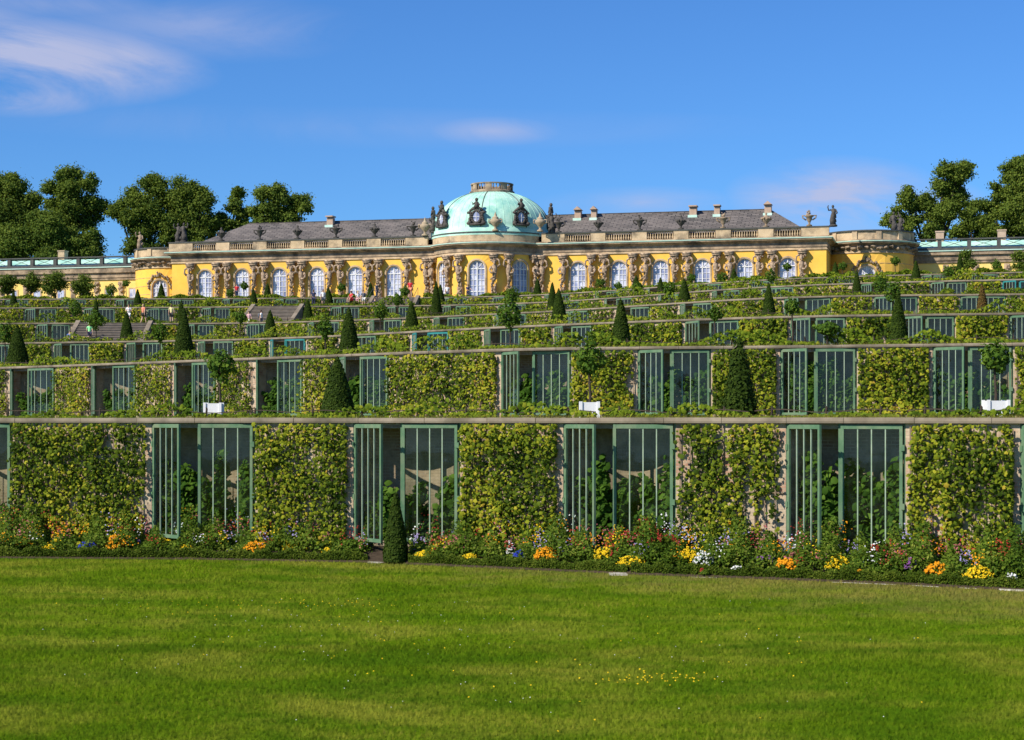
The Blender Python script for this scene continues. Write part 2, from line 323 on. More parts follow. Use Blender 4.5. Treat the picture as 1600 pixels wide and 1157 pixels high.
m = M['blade']; nt = m.node_tree; pp = [q for q in nt.nodes if q.type == 'BSDF_PRINCIPLED'][0]; tl_ = [q for q in nt.nodes if q.type == 'BSDF_TRANSLUCENT'][0]
c_ = patches(nt, pp.inputs['Base Color'].links[0].from_socket); nt.links.new(c_, pp.inputs['Base Color']); nt.links.new(mix(nt, .5, c_, (.35, .40, .03)), tl_.inputs[0])
m, nt, p, o = new_mat('lawn')
pos = N(nt, 'ShaderNodeNewGeometry').outputs['Position']
n2 = noise(nt, 12, 6, .8, vec=pos)
col = ramp(nt, n2, [(.3, (.05, .11, .003)), (.5, (.115, .195, .005)), (.72, (.20, .27, .01))]); col = mix(nt, .75, col, patches(nt, col))
nt.links.new(col, p.inputs['Base Color']); p.inputs['Roughness'].default_value = 1; p.inputs['Specular IOR Level'].default_value = 0; bump(nt, p, n2, .9, .05); M['lawn'] = m
# ------------------------------------------------------------------ terrace geometry (plan curves measured along each ledge)
ZL = {0: 0.35, 1: EYE+.03, 2: EYE+2.63, 3: EYE+5.02, 4: EYE+7.45, 5: EYE+9.80, 6: EYE+12.0}   # ledge tops; 0 = planting bed
TX = [-500, 0, 400, 800, 1200, 1600, 2100]
HT = {2: [66, 81, 96, 110, 114.5, 119, 124], 3: [110, 119, 126, 145, 160, 166, 172], 4: [147, 150, 151, 166, 189.5, 196, 203],
      5: [172, 174, 176, 181, 207, 219, 228], 6: [186, 187.5, 189, 193, 218, 230, 242]}
TD = {k: [(ZL[k]-EYE)*F/h for h in v] for k, v in HT.items()}
TD[1] = [52.5, 49.6, 47.9, 45.6, 43.1, 40.6, 37.6]
TD[0] = [d-2.3 for d in TD[1]]
def herm(xs, ys, x):
    i = max(0, min(len(xs)-2, int(np.searchsorted(xs, x))-1)); x0, x1 = xs[i], xs[i+1]; t = (x-x0)/(x1-x0)
    def sl(j):
        if j <= 0: return (ys[1]-ys[0])/(xs[1]-xs[0])
        if j >= len(xs)-1: return (ys[-1]-ys[-2])/(xs[-1]-xs[-2])
        return (ys[j+1]-ys[j-1])/(xs[j+1]-xs[j-1])
    h = x1-x0; return (2*t**3-3*t*t+1)*ys[i]+(t**3-2*t*t+t)*h*sl(i)+(-2*t**3+3*t*t)*ys[i+1]+(t**3-t*t)*h*sl(i+1)
def depth(k, x): return herm(TX, TD[k], x)
def cur(k, x):
    D = depth(k, x); return Vector(((x-800)/F*D, D, 0))
def frame(k, x):
    p = cur(k, x); t = (cur(k, x+3)-cur(k, x-3)).normalized(); n = Vector((t.y, -t.x, 0))
    return p, t, n      # n points to the camera
def offs(k, x, out, z=0):
    p, t, n = frame(k, x); q = p+n*out; return Vector((q.x, q.y, z))

# niches per row: (x of the left jamb, x of the right jamb) in the photo's columns
NI = {1: [(-98, 20), (237, 399), (552, 719), (880, 1056), (1228, 1415), (1594, 1790), (1985, 2095)],
      2: [(-235, -165), (-108, -42), (18, 86), (147, 213), (274, 338), (401, 474), (530, 608), (783, 893), (996, 1111), (1219, 1339), (1457, 1583), (1705, 1838)],
      3: [(-100, -68), (-28, 16), (84, 141), (197, 255), (309, 366), (422, 478), (532, 589), (644, 702), (756, 814), (866, 926), (1070, 1156), (1235, 1322), (1410, 1492), (1577, 1668), (1755, 1850)],
      4: [(-40, 5), (57, 110), (288, 336), (385, 430), (482, 531), (577, 628), (677, 727), (772, 823), (868, 921), (963, 1016), (1062, 1114), (1225, 1299), (1365, 1434), (1500, 1572), (1640, 1715)],
      5: [(-45, -5), (39, 89), (131, 180), (230, 271), (315, 360), (517, 562), (605, 645), (692, 737), (778, 823), (860, 906), (944, 989), (1028, 1068), (1112, 1157), (1190, 1241), (1345, 1396), (1454, 1511), (1566, 1625), (1680, 1740)],
      6: [(9, 45), (95, 135), (181, 220), (265, 303), (347, 385), (430, 466), (510, 545), (690, 730), (770, 810), (850, 890), (930, 970), (1010, 1050), (1088, 1130), (1170, 1210), (1290, 1335), (1440, 1480), (1518, 1560), (1610, 1660)]}
STAIR = {4: (118, 238), 5: (392, 474), 6: (580, 655)}
XR = {1: (-420, 2020), 2: (-300, 1900), 3: (-160, 1880), 4: (-120, 1760), 5: (-120, 1780), 6: (-120, 1780)}
def path_pts(k, a, b, out, step=None):
    n = max(2, int((b-a)/(18 if k > 1 else 25))+1); P = []; Nn = []
    for i in range(n+1):
        x = a+(b-a)*i/n; p, t, nn = frame(k, x); q = p+nn*out; P.append((q.x, q.y)); Nn.append((nn.x, nn.y))
    return P, Nn
def glazed_door(parent, hinge, tdir, width, z0, z1, mat, nb=4):
    """frame and bars as the door, the glass as its sub-part; tdir is the direction from the hinge"""
    o = empty_dummy = None
    ang = math.atan2(tdir.y, tdir.x); Mx = Matrix.Translation(Vector((hinge.x, hinge.y, 0))) @ Matrix.Rotation(ang, 4, 'Z')
    s = .075 if width > 1.0 else .065; th = .03
    b = MB()
    b.box(0, s, -th, th, z0, z1, Mx); b.box(width-s, width, -th, th, z0, z1, Mx)
    b.box(s, width-s, -th*.9, th*.9, z1-.10, z1, Mx); b.box(s, width-s, -th*.9, th*.9, z0, z0+.09, Mx)
    d = b.build('glazed_door', mat, parent)
    g = MB()
    for i in range(1, nb):
        xx = s+(width-2*s)*i/nb; g.box(xx-.014, xx+.014, -.016, .016, z0+.09, z1-.10, Mx)
    g.build('glazing_bars', M['bar'], d)
    q = MB(); q.add([Mx @ Vector(v_) for v_ in ((s, 0, z0+.09), (width-s, 0, z0+.09), (width-s, 0, z1-.1), (s, 0, z1-.1))], [(0, 1, 2, 3)]); q.build('glass_pane', M['glass'], d)
    h = MB()
    for zz in (z0+.35*(z1-z0), z0+.8*(z1-z0)): h.box(-.05, .03, -.05, .05, zz, zz+.14, Mx)
    h.build('hinge', mat, d)
    return d
PANELS = {}
for k in range(1, 7):
    zb = ZL[k-1]-.15 if k > 1 else 0.0; zt = ZL[k]; zu = zt-(.13 if k == 1 else .10)
    zf = zb+(.22 if k > 1 else .45)      # niche floor
    x0, x1 = XR[k]
    if k > 1:
        lab = f"{TIER[k]} curved terrace retaining wall with glazed green doors and stone coping"
    else: lab = 'lowest curved terrace retaining wall with glazed green doors, behind the flower bed'
    wall = empty('terrace_wall', cur(k, 800), 0, lab, 'retaining wall', 'terrace walls of the vineyard')
    base = Vector(wall.location)
    niches = [n for n in NI[k]]
    cuts = sorted([(a, b, 'n') for a, b in niches]+([(STAIR[k][0], STAIR[k][1], 's')] if k in STAIR else []))
    x = x0; solid = []; 
    for a, b, t in cuts:
        if a > x: solid.append((x, a))
        x = b
    if x < x1: solid.append((x, x1))
    PANELS[k] = solid
    mb = MB(); nb = MB()
    DEP = 1.25 if k < 4 else 1.0
    for a, b in solid:
        P, Nn = path_pts(k, a, b, 0)
        mb.sweep(P, Nn, [(-DEP-.15, zb), (0, zb), (0, zu), (-DEP-.15, zu), (-DEP-.15, zb)], uvs=True)
    par = None
    def shift(mbx):
        mbx.v = [(vx-base.x, vy-base.y, vz-base.z) for vx, vy, vz in mbx.v]; return mbx
    # niche shells: apse-like curved back, floor and lintel
    for a, b in niches:
        n = 10; P = []; Nn = []
        pa, ta, na = frame(k, a); pb, tb, n2 = frame(k, b); nm = (na+n2).normalized(); ww = (pb-pa)
        for i in range(n+1):
            t = i/n; bulge = DEP*(.42+.55*math.sin(math.pi*t)**.7); q = pa+ww*t-nm*bulge; P.append((q.x, q.y))
            Nn.append((nm.x, nm.y))
        nb.sweep(P, Nn, [(0, zb), (0, zu)], uvs=True, capends=False)
        fl = [pa, pb]+[Vector((x_, y_, 0)) for x_, y_ in P[::-1]]
        nb.add([(q.x, q.y, zf) for q in fl], [tuple(range(len(fl)))], [[(q.x, q.y) for q in fl]])
        # lintel
        Lp, Ln = [(pa.x, pa.y), (pb.x, pb.y)], [(nm.x, nm.y)]*2
        nb.sweep(Lp, Ln, [(-.30, zu-.14), (-.05, zu-.14), (-.05, zu-.002), (-.30, zu-.002), (-.30, zu-.14)], uvs=True, capends=False)
        # sill
        nb.sweep(Lp, Ln, [(-.2, zb), (-.03, zb), (-.03, zf+.03), (-.2, zf+.03)], uvs=True, capends=False)
    if k in STAIR:
        pass
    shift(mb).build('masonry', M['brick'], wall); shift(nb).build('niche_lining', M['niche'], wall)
    # coping in stones
    cp = MB(); segs = [(x0, x1)] if k not in STAIR else [(x0, STAIR[k][0]), (STAIR[k][1], x1)]
    for a, b in segs:
        L = a
        while L < b-1:
            pxm = 1.55*F/depth(k, L); e = min(b, L+pxm*random.uniform(.8, 1.2))
            if b-e < pxm*.4: e = b
            g = .010*F/depth(k, L); P, Nn = path_pts(k, L, e-g, 0); j = random.uniform(-.008, .008)
            cp.sweep(P, Nn, [(-DEP-.35, zu), (.13+j, zu), (.14+j, zu+.05), (.13+j, zt-.01), (.11+j, zt+j*.5), (-DEP-.35, zt+j*.5)]); L = e
    shift(cp).build('coping', M['coping'], wall)
    # trellis
    tl = MB()
    for a, b in solid:
        if (b-a) < 12: continue
        pm = F/depth(k, (a+b)/2)
        stepx = (.24 if k < 3 else .5)*pm
        x = a+.12*pm
        while x < b-.1*pm:
            p, t, n = frame(k, x); q = p+n*.06; ang = math.atan2(t.y, t.x); Mx = Matrix.Translation((q.x, q.y, 0)) @ Matrix.Rotation(ang, 4, 'Z')
            tl.box(-.014, .014, -.012, .012, zb+.2, zu-.06+random.uniform(-.1, 0), Mx); x += stepx*random.uniform(.85, 1.15)
        for fz in ((.16, .5, .86) if k < 3 else (.3, .85)):
            P, Nn = path_pts(k, a+.06*pm, b-.06*pm, .035); zz = zb+.2+(zu-zb-.2)*fz
            tl.sweep(P, Nn, [(-.01, zz), (.012, zz), (.012, zz+.035), (-.01, zz+.035), (-.01, zz)])
    shift(tl).build('trellis', M['wood'], wall)
    # door leaves
    for i, (a, b) in enumerate(niches):
        pa, ta, na = frame(k, a); pb, tb, n2 = frame(k, b); W = (pb-pa).length; t = (pb-pa).normalized(); nm = Vector((t.y, -t.x, 0))
        mat = M['green']; 
        if (k == 3 and 420 < a < 430) or (k == 3 and 640 < a < 650) or (k == 5 and 1560 < a < 1570): mat = M['teal']
        z0 = zf+.04; z1 = zu-.035; in_ = base
        ao = R(36 + random.uniform(-4, 4)); closed = False
        if k in (4, 5, 6) and i % 5 == 3: ao = R(6)
        od = (t*math.cos(ao)+nm*math.sin(ao))
        fr = MB(); ang = math.atan2(t.y, t.x); Mx = Matrix.Translation(Vector((pa.x, pa.y, 0))-base) @ Matrix.Rotation(ang, 4, 'Z')
        fr.box(.0, .05, .01, .09, z0-.03, z1+.03, Mx); fr.box(W-.05, W, .01, .09, z0-.03, z1+.03, Mx)
        fr.box(.46*W-.045, .46*W+.035, .01, .09, z0-.03, z1+.03, Mx)
        fr.build('door_frame', mat, wall)
        h1 = pa+t*.06+nm*.02-base; glazed_door(wall, h1, od, W*.455, z0-0, z1, mat, 4)
        aj = R(random.choice([0, 0, 3, 5])); cdv = (-t*math.cos(aj)+nm*math.sin(aj)); h2 = pb-t*.06-nm*.0-base+nm*.03
        glazed_door(wall, h2, cdv, W*.535-.07, z0, z1, mat, 4)
# bring everything of the wall down to local z
for o in list(C.objects):
    pass

# ------------------------------------------------------------------ ground, terraces, lawn
def strip(name, k0, off0, k1, off1, z0, z1, mat, a=-420, b=2050, n=60, label=None):
    mb = MB(); vs = []
    for i in range(n+1):
        x = a+(b-a)*i/n
        p = offs(k0, x, off0, z0); q = offs(k1, x, off1, z1); vs += [p, q]
    mb.add(vs, [(2*i, 2*i+2, 2*i+3, 2*i+1) for i in range(n)])
    o = mb.build(name, mat); tag(o, kind='structure'); return o
for k in range(1, 6): strip('terrace_ground', k, -1.3, k+1, -.1, ZL[k]-.03, ZL[k]-.03, M['terr'], -320 if k > 1 else -420, 1900 if k > 1 else 2000)
# plateau behind the top wall
mb = MB(); n = 40; vs = []
for i in range(n+1):
    x = -120+1900*i/n; p = offs(6, x, -1.2, ZL[6]-.03); vs += [p, Vector((p.x*2.6, 700, ZL[6]-.03))]
mb.add(vs, [(2*i, 2*i+2, 2*i+3, 2*i+1) for i in range(n)])
tag(mb.build('plateau_ground', M['terr']), kind='structure')
# side slopes so nothing floats beyond the frame
mb = MB()
for s in (-1, 1):
    pts = []
    for k in range(1, 7):
        x = XR[k][0] if s < 0 else XR[k][1]; p = cur(k, x); pts.append((Vector((p.x, p.y, ZL[k]-.2))))
    far = [Vector((p.x+s*120, p.y+s*5, p.z)) for p in pts]
    first = pts[0].copy(); first.z = 0; ffar = far[0].copy(); ffar.z = 0
    A = [first]+pts; B = [ffar]+far
    for i in range(len(A)-1): mb.add([A[i], A[i+1], B[i+1], B[i]], [(0, 1, 2, 3)])
tag(mb.build('side_slope', M['terr']), kind='structure')
mb = MB(); mb.add([(-900, -60, 0), (900, -60, 0), (900, 900, 0), (-900, 900, 0)], [(0, 1, 2, 3)])
tag(mb.build('lawn', M['lawn']), kind='structure')
EX = [-500, -100, 0, 300, 580, 800, 1000, 1200, 1400, 1600, 2100]
EYp = [868, 872, 873, 875, 880, 890, 899, 906, 914, 924, 948]
def edgeD(x): return EYE*F/(np.interp(x, EX, EYp)-HOR)
def bedpt(x, off, z=0):      # off metres behind the lawn edge
    D = edgeD(x)+off; return Vector(((x-800)/F*D, D, z))
mb = MB(); n = 80; vs = []
for i in range(n+1):
    x = -400+2400*i/n
    a = bedpt(x, .0, .004); b = bedpt(x, .25, .10); c = cur(1, x); vs += [a, b, Vector((c.x, c.y+.05, .36))]
mb.add(vs, [(3*i+j, 3*i+3+j, 3*i+4+j, 3*i+1+j) for i in range(n) for j in (0, 1)])
tag(mb.build('planting_bed', M['soil']), kind='structure')
# pale kerb along the lawn edge on the right
mb = MB()
for xa, xb in ((1080, 1120), (1300, 1362), (1366, 1400), (1425, 1466), (1500, 1525)):
    P = []; Nn = []
    for q in range(5): p = bedpt(xa+(xb-xa)*q/4, -.02+random.uniform(-.01, .01)); P.append((p.x, p.y)); Nn.append((0, -1))
    h_ = random.uniform(.004, .010); mb.sweep(P, Nn, [(-.03, 0), (.03, 0), (.03, h_), (-.03, h_), (-.03, 0)])
P = []; Nn = []
for x in range(1562, 1900, 20): p = bedpt(x, -.05); P.append((p.x, p.y)); Nn.append((0, -1))
mb.sweep(P, Nn, [(-.06, 0), (.06, 0), (.06, .03), (-.06, .03), (-.06, 0)])
tag(mb.build('kerb', M['kerb']), kind='structure')
for px_, off_, w_, d_, lb in ((966, -.15, .42, .5, 'pale flat stone slab at the lawn edge, right of centre'), (590, .1, .5, .25, 'pale flat stone slab in the hedge gap beside the lowest yew cone')):
    p = bedpt(px_, off_); b = MB(); b.box(p.x-w_/2, p.x+w_/2, p.y-d_/2, p.y+d_/2, .0, .03)
    b.add([(p.x-w_/2+.03, p.y-d_/2+.03, .034), (p.x+w_/2-.03, p.y-d_/2+.03, .034), (p.x+w_/2-.03, p.y+d_/2-.03, .034), (p.x-w_/2+.03, p.y+d_/2-.03, .034)], [(0, 1, 2, 3)])
    tag(b.build('stone_slab', M['kerb']), lb, 'stone slab')
# grass blades over the part of the lawn in view (one uncountable mass)
def grass(name, n, D0, D1, size, zf=lambda x: 0):
    D = np.sqrt(rng.uniform(D0**2, D1**2, n)); X = rng.uniform(-.33, .33, n)*D
    px = X/D*F+800; ed = EYE*F/(np.interp(px, EX, EYp)-HOR); ok = D < ed-.02; X, D = X[ok], D[ok]; n = len(X)
    P = np.stack([X, D, np.zeros(n)], 1); Nn = np.stack([rng.normal(0, .28, n), rng.normal(0, .28, n), np.ones(n)], 1)
    cl = np.sin(X*.55+2*np.sin(D*.35))*.5+np.sin(D*1.3+X*.35)*.5+.6*np.sin(D*.6+1+np.sin(X*.4)); px = px[ok]
    dry = np.clip((px-700)/700, 0, 1)*np.clip(1-(ed[ok]-D)/7, 0, 1)*.42+np.clip(1-(ed[ok]-D)/2.2, 0, 1)*.08
    T = np.clip(rng.normal(.47, .18, n)+.09*cl+dry, 0, 1)
    tag(leafmesh(name, P, Nn, rng.uniform(.45, 1.5, n)*size, T, LEAF_TUFT, M['blade'], upright=True), kind='stuff')
grass('lawn_grass', 170000, 15, 29, .05); grass('lawn_grass', 150000, 28, 49, .06)
# clover flowers, small yellow and white dots in the lawn
def dots(name, n, cx, cy, sx, sy, mat, size):
    px = rng.normal(cx, sx, n); py = rng.normal(cy, sy, n); D = (EYE-.05)*F/(py-HOR); ok = (D < 36) & (D > 15); px, D = px[ok], D[ok]
    P = np.stack([(px-800)/F*D, D, np.full(len(D), .065)], 1); Nn = rdir(len(D))*.4+np.array([0, -.6, 1])
    tag(leafmesh(name, P, Nn, size, .5, LEAF_HEX, mat), kind='stuff')
for nme, c in (('petal_orange', (.92, .36, .015)), ('petal_yellow', (.92, .60, .02)), ('petal_red', (.38, .04, .03)), ('petal_rose', (.45, .14, .14)), ('petal_blue', (.035, .06, .50)), ('petal_purple', (.28, .10, .35)), ('petal_lilac', (.42, .36, .65)), ('petal_white', (.85, .85, .82))):
    M[nme] = leaf_mat(nme, [(0, tuple(x*.6 for x in c)), (1, tuple(min(1, x*1.15) for x in c))], .2)
dots('lawn_wildflowers', 50, 900, 1010, 300, 60, M['petal_yellow'], .025); dots('lawn_wildflowers', 50, 1030, 1060, 45, 5, M['petal_yellow'], .028); dots('lawn_wildflowers', 160, 450, 935, 130, 18, M['petal_yellow'], .022)
dots('lawn_clover', 160, 600, 980, 400, 60, M['petal_white'], .016)
# ------------------------------------------------------------------ palace (local axes: x along the facade, y into the building, z up)
A = R(13.8); ZF = EYE+12.0
PO = Vector(((757-800)/F*200.7, 200.7, ZF))
U = Vector((math.cos(A), -math.sin(A), 0)); V = Vector((-math.sin(A), -math.cos(A), 0))
def ploc(px, v):   # along-facade coordinate seen in photo column px at outward offset v
    s = (px-800)/F; ox = PO.x+V.x*v; oy = PO.y+V.y*v
    return (s*oy-ox)/(U.x-s*U.y)
def pz(py, u, v): D = PO.y+U.y*u+V.y*v; return (HOR-py)/F*D-12.0
palace = empty('palace', PO, -A, 'long yellow single-storey palace with green dome and carved figures above the terraces', 'palace')
ZC = 7.4; ZE = 6.15; CR = 6.7; CY = 3.3; DU, DY, DR = 41.8, 10.0, 4.9
WZ = 5.35; WW = 1.72
wall_mb = MB(); molds = MB()
def arch(w, z0, z1, n=12):     # outline of a round-headed opening, from lower left round to lower right
    r = w/2; pts = [(-r, z0)]
    for i in range(n+1): t = math.pi-math.pi*i/n; pts.append((r*math.cos(t), z1-r+r*math.sin(t)))
    pts.append((r, z0)); return pts
def bay(fn, half, z0, zt, w, sill, top, name='window', mould=True, crown=False):
    """one wall bay with an arched opening; fn(s, d, z) -> local point (s along, d outward)"""
    ar = arch(w, sill, top); n = len(ar)
    def bd(p):
        x, z = p
        if z <= top-w/2+1e-6: return (-half if x < 0 else half, z)
        k = min(half/abs(x) if abs(x) > 1e-6 else 1e9, (zt-(top-w/2))/(z-(top-w/2))); return (x*k, top-w/2+(z-(top-w/2))*k)
    ou = [bd(p) for p in ar]
    vs = [fn(x, 0, z) for x, z in ar]+[fn(x, 0, z) for x, z in ou]+[fn(x, -.38, z) for x, z in ar]
    fs = [(i, n+i, n+i+1, i+1) for i in range(n-1)]+[(i, i+1, 2*n+i+1, 2*n+i) for i in range(n-1)]
    # corners
    def corner(sx):
        for i in range(n-1):
            a, b = ou[i], ou[i+1]
            if abs(a[0]) >= half-1e-4 and abs(b[0]) < half-1e-4 and sx < 0: vs.append(fn(-half, 0, zt)); fs.append((n+i, len(vs)-1, n+i+1))
            if abs(a[0]) < half-1e-4 and abs(b[0]) >= half-1e-4 and sx > 0: vs.append(fn(half, 0, zt)); fs.append((n+i, len(vs)-1, n+i+1))
    corner(-1); corner(1)
    if sill > z0: 
        k = len(vs); vs.extend([fn(-half, 0, z0), fn(half, 0, z0), fn(half, 0, sill), fn(-half, 0, sill)]); fs.append((k, k+1, k+2, k+3))
    wall_mb.add(vs, fs)
    if mould:
        a2 = arch(w+.36, sill, top+.18); q = [fn(x, .0, z) for x, z in ar]+[fn(x, .07, z) for x, z in ar]+[fn(x, .07, z) for x, z in a2]+[fn(x, .0, z) for x, z in a2]
        f = []
        for j in range(3): f += [(j*n+i, j*n+i+1, (j+1)*n+i+1, (j+1)*n+i) for i in range(n-1)]
        molds = MB(); molds.add(q, f); molds.build('window_moulding', M['stone'], palace)
    # window: white frame with glazing bars, glass behind
    g = MB(); d0 = -.22
    def bar(x0, z0_, x1, z1_, t=.045, dd=.03):
        L = math.hypot(x1-x0, z1_-z0_); nx, nz = -(z1_-z0_)/L*t/2, (x1-x0)/L*t/2
        v = []
        for d in (d0, d0+dd):
            v += [fn(x0+nx, d, z0_+nz), fn(x1+nx, d, z1_+nz), fn(x1-nx, d, z1_-nz), fn(x0-nx, d, z0_-nz)]
        g.add(v, [(0, 1, 2, 3), (7, 6, 5, 4), (0, 4, 5, 1), (1, 5, 6, 2), (2, 6, 7, 3), (3, 7, 4, 0)])
    inn = arch(w-.14, sill+.12, top-.07); oi = arch(w, sill, top)
    k = [fn(x, d0, z) for x, z in oi]+[fn(x, d0+.05, z) for x, z in oi]+[fn(x, d0+.05, z) for x, z in inn]
    g.add(k, [(n+i, n+i+1, 2*n+i+1, 2*n+i) for i in range(n-1)]+[(i, i+1, n+i+1, n+i) for i in range(n-1)])
    spr = top-w/2
    bar(0, sill, 0, top-.05, .11, .05); bar(-w/2, spr, w/2, spr, .10, .05); bar(-w/2, sill+.42*(spr-sill), w/2, sill+.42*(spr-sill), .08, .045)
    for x in (-w/4, w/4): bar(x, sill, x, spr+w*.40, .05)
    m_ = 7
    for i in range(1, m_): zz = sill+(spr-sill)*i/m_; bar(-w/2+.05, zz, w/2-.05, zz, .045)
    for t in (45, 135): bar(0, spr, math.cos(R(t))*w*.46, spr+math.sin(R(t))*w*.46, .05)
    win = g.build(name, M['whitepaint'], palace)
    gl = MB(); gv = [fn(x, d0-.03, z) for x, z in oi]; gl.add(gv, [tuple(range(n))]); gl.build('glass_pane', M['pglass'], win)
    if crown:      # carved shell hood over the opening
        c_ = MB()
        for i in range(19):
            t = math.pi*(i/18); rr = w/2+.42+.12*math.sin(i*1.7); p_ = fn(rr*math.cos(t)*1.05, .12, spr+rr*math.sin(t)*1.12); c_.ball(p_, (.17, .17, .16+.03*(i % 2)), 6, 4, .2)
        for j in range(4): c_.ball(fn(random.uniform(-.25, .25), .15, top+.5+j*.12), (.2-.03*j, .15, .16), 6, 4, .3)
        c_.build('window_hood', M['stonedk'], palace)
def flat(uc):
    return lambda s, d, z: (uc+s, -d, z)
def cyl(cx, cy, r, ang):
    def f(s, d, z):
        t = ang+s/r; rr = r+d; return (cx+rr*math.sin(t), cy-rr*math.cos(t), z)
    return f
S = 4.6; UW = [10.67+S*i for i in range(6)]
for sg in (-1, 1):
    for u in UW: bay(flat(sg*u), S/2, 0, ZE+.05, WW, .25, WZ)
    # plain strips at the ends of the runs
    def quad(a, b):
        wall_mb.add([(a, 0, 0), (b, 0, 0), (b, 0, ZE+.05), (a, 0, ZE+.05)], [(0, 1, 2, 3)])
    e0 = UW[0]-S/2; e1 = UW[-1]+S/2
    quad(*sorted((sg*5.7, sg*e0))); quad(*sorted((sg*e1, sg*37.8)))
    wall_mb.add([(sg*37.8, 0, 0), (sg*37.8, 12, 0), (sg*37.8, 12, ZE+.05), (sg*37.8, 0, ZE+.05)], [(0, 1, 2, 3)])
BA = [-43, 0, 43]
for a in BA:
    hb = R(21.5)*CR if a == 0 else R(19)*CR
    bay(cyl(0, CY, CR, R(a)), hb, 0, ZE+.05, 1.85, .25, WZ+.15)
def cylstrip(cx, cy, r, a0, a1, z0, z1, mbx=wall_mb, n=8):
    vs = []
    for i in range(n+1):
        t = R(a0+(a1-a0)*i/n); vs += [(cx+r*math.sin(t), cy-r*math.cos(t), z0), (cx+r*math.sin(t), cy-r*math.cos(t), z1)]
    mbx.add(vs, [(2*i, 2*i+2, 2*i+3, 2*i+1) for i in range(n)])
for sg in (-1, 1):
    cylstrip(0, CY, CR, sg*62, sg*60, 0, ZE+.05); cylstrip(0, CY, CR, sg*24, sg*21.5, 0, ZE+.05)
    # end pavilions
    bay(cyl(sg*DU, DY, DR, 0), 2.0, 0, ZE+.05, 1.95, .25, 4.75, crown=True)
    h = math.degrees(2.0/DR); cylstrip(sg*DU, DY, DR, h, 170, 0, ZE+.05, n=14); cylstrip(sg*DU, DY, DR, -170, -h, 0, ZE+.05, n=14)
    # wall between block and pavilion
    x0, x1 = sorted((sg*37.7, sg*40.5)); wall_mb.add([(x0, 9.5, 0), (x1, 9.5, 0), (x1, 9.5, ZE+.05), (x0, 9.5, ZE+.05)], [(0, 1, 2, 3)])
# render joints on the pavilions
wall_mb.build('wall', M['yellow'], palace)
for sg in (-1, 1):
    jn = MB()
    h = math.degrees(1.35/DR)
    for z in (1.0, 2.0, 3.0, 4.0, 5.0):
        for a0, a1 in ((h, 100), (-100, -h)): 
            path = []; nr = []
            for i in range(15): t = R(a0+(a1-a0)*i/14); path.append((sg*DU+DR*math.sin(t), DY-DR*math.cos(t))); nr.append((math.sin(t), -math.cos(t)))
            jn.sweep(path, nr, [(.0, z), (.012, z), (.012, z+.05), (0, z+.05)])
    jn.build('wall_joint', M['pilaster'], palace)
# plinth, entablature, cornice, parapet along the plan path
def plan():
    P = []; Nn = []
    P.append((-37.8, 12)); Nn.append((-1, 0)); P.append((-37.8, 0)); Nn.append((-1, -1)); 
    xj = math.sqrt(CR**2-CY**2)
    P.append((-xj, 0)); Nn.append((-.35, -1))
    a1 = math.degrees(math.asin(xj/CR))
    for i in range(1, 24): t = R(-a1+2*a1*i/24); P.append((CR*math.sin(t), CY-CR*math.cos(t))); Nn.append((math.sin(t), -math.cos(t)))
    P.append((xj, 0)); Nn.append((.35, -1)); P.append((37.8, 0)); Nn.append((1, -1)); P.append((37.8, 12)); Nn.append((1, 0)); return P, Nn
def ring(cx, cy, r, n=40):
    P = []; Nn = []
    for i in range(n): t = 2*math.pi*i/n; P.append((cx+r*math.sin(t), cy-r*math.cos(t))); Nn.append((math.sin(t), -math.cos(t)))
    return P, Nn
ARC = [(-.05, ZE), (.12, ZE), (.12, ZE+.10), (.05, ZE+.14), (.05, ZE+.298), (-.05, ZE+.298)]
ENT = [(-.05, ZE+.30), (.13, ZE+.30), (.13, ZE+.36), (.10, ZE+.38), (.10, ZE+.80), (.30, ZE+.92), (.36, ZE+1.0), (.62, ZE+1.06), (.62, ZE+1.20), (-.4, ZE+1.24)]
TRIM = [(.60, ZC-.06), (.70, ZC-.04), (.72, ZC+.05), (.60, ZC+.07), (-.3, ZC+.09)]
PAR = [(-.30, ZC+.05), (.30, ZC+.05), (.30, ZC+.18), (.16, ZC+.24), (-.3, ZC+.24)]
PIN = [(.02, 0), (.14, 0), (.14, .35), (.06, .45), (.0, .45)]
e = MB(); ac = MB(); tr_ = MB(); pl = MB(); pb = MB()
Pp, Pn = plan(); shapes = [(Pp, Pn, False)]
for sg in (-1, 1): P, Nn = ring(sg*DU, DY, DR); shapes.append((P, Nn, True))
for P, Nn, cl in shapes:
    e.sweep(P, Nn, ENT, cl); ac.sweep(P, Nn, ARC, cl); tr_.sweep(P, Nn, TRIM, cl, capends=False); pl.sweep(P, Nn, PIN, cl, capends=False)
    pb.sweep(P, Nn, PAR, cl, capends=False)
e.build('entablature', M['stonedk'], palace); ac.build('architrave', M['stone'], palace); tr_.build('cornice_trim', M['coppertrim'], palace); pl.build('plinth', M['stone'], palace); pb.build('parapet_base', M['stonedk'], palace)
for sg in (-1, 1):       # carved scroll frieze on the pavilions
    fz = MB()
    for i in range(46):
        t = 2*math.pi*i/46; rr = DR+.22; fz.ball((sg*DU+rr*math.sin(t), DY-rr*math.cos(t), ZE+.58+.12*math.sin(i*2.1)), (.36, .36, .17), 6, 4, .3)
    fz.build('frieze_carving', M['stonedk'], palace)
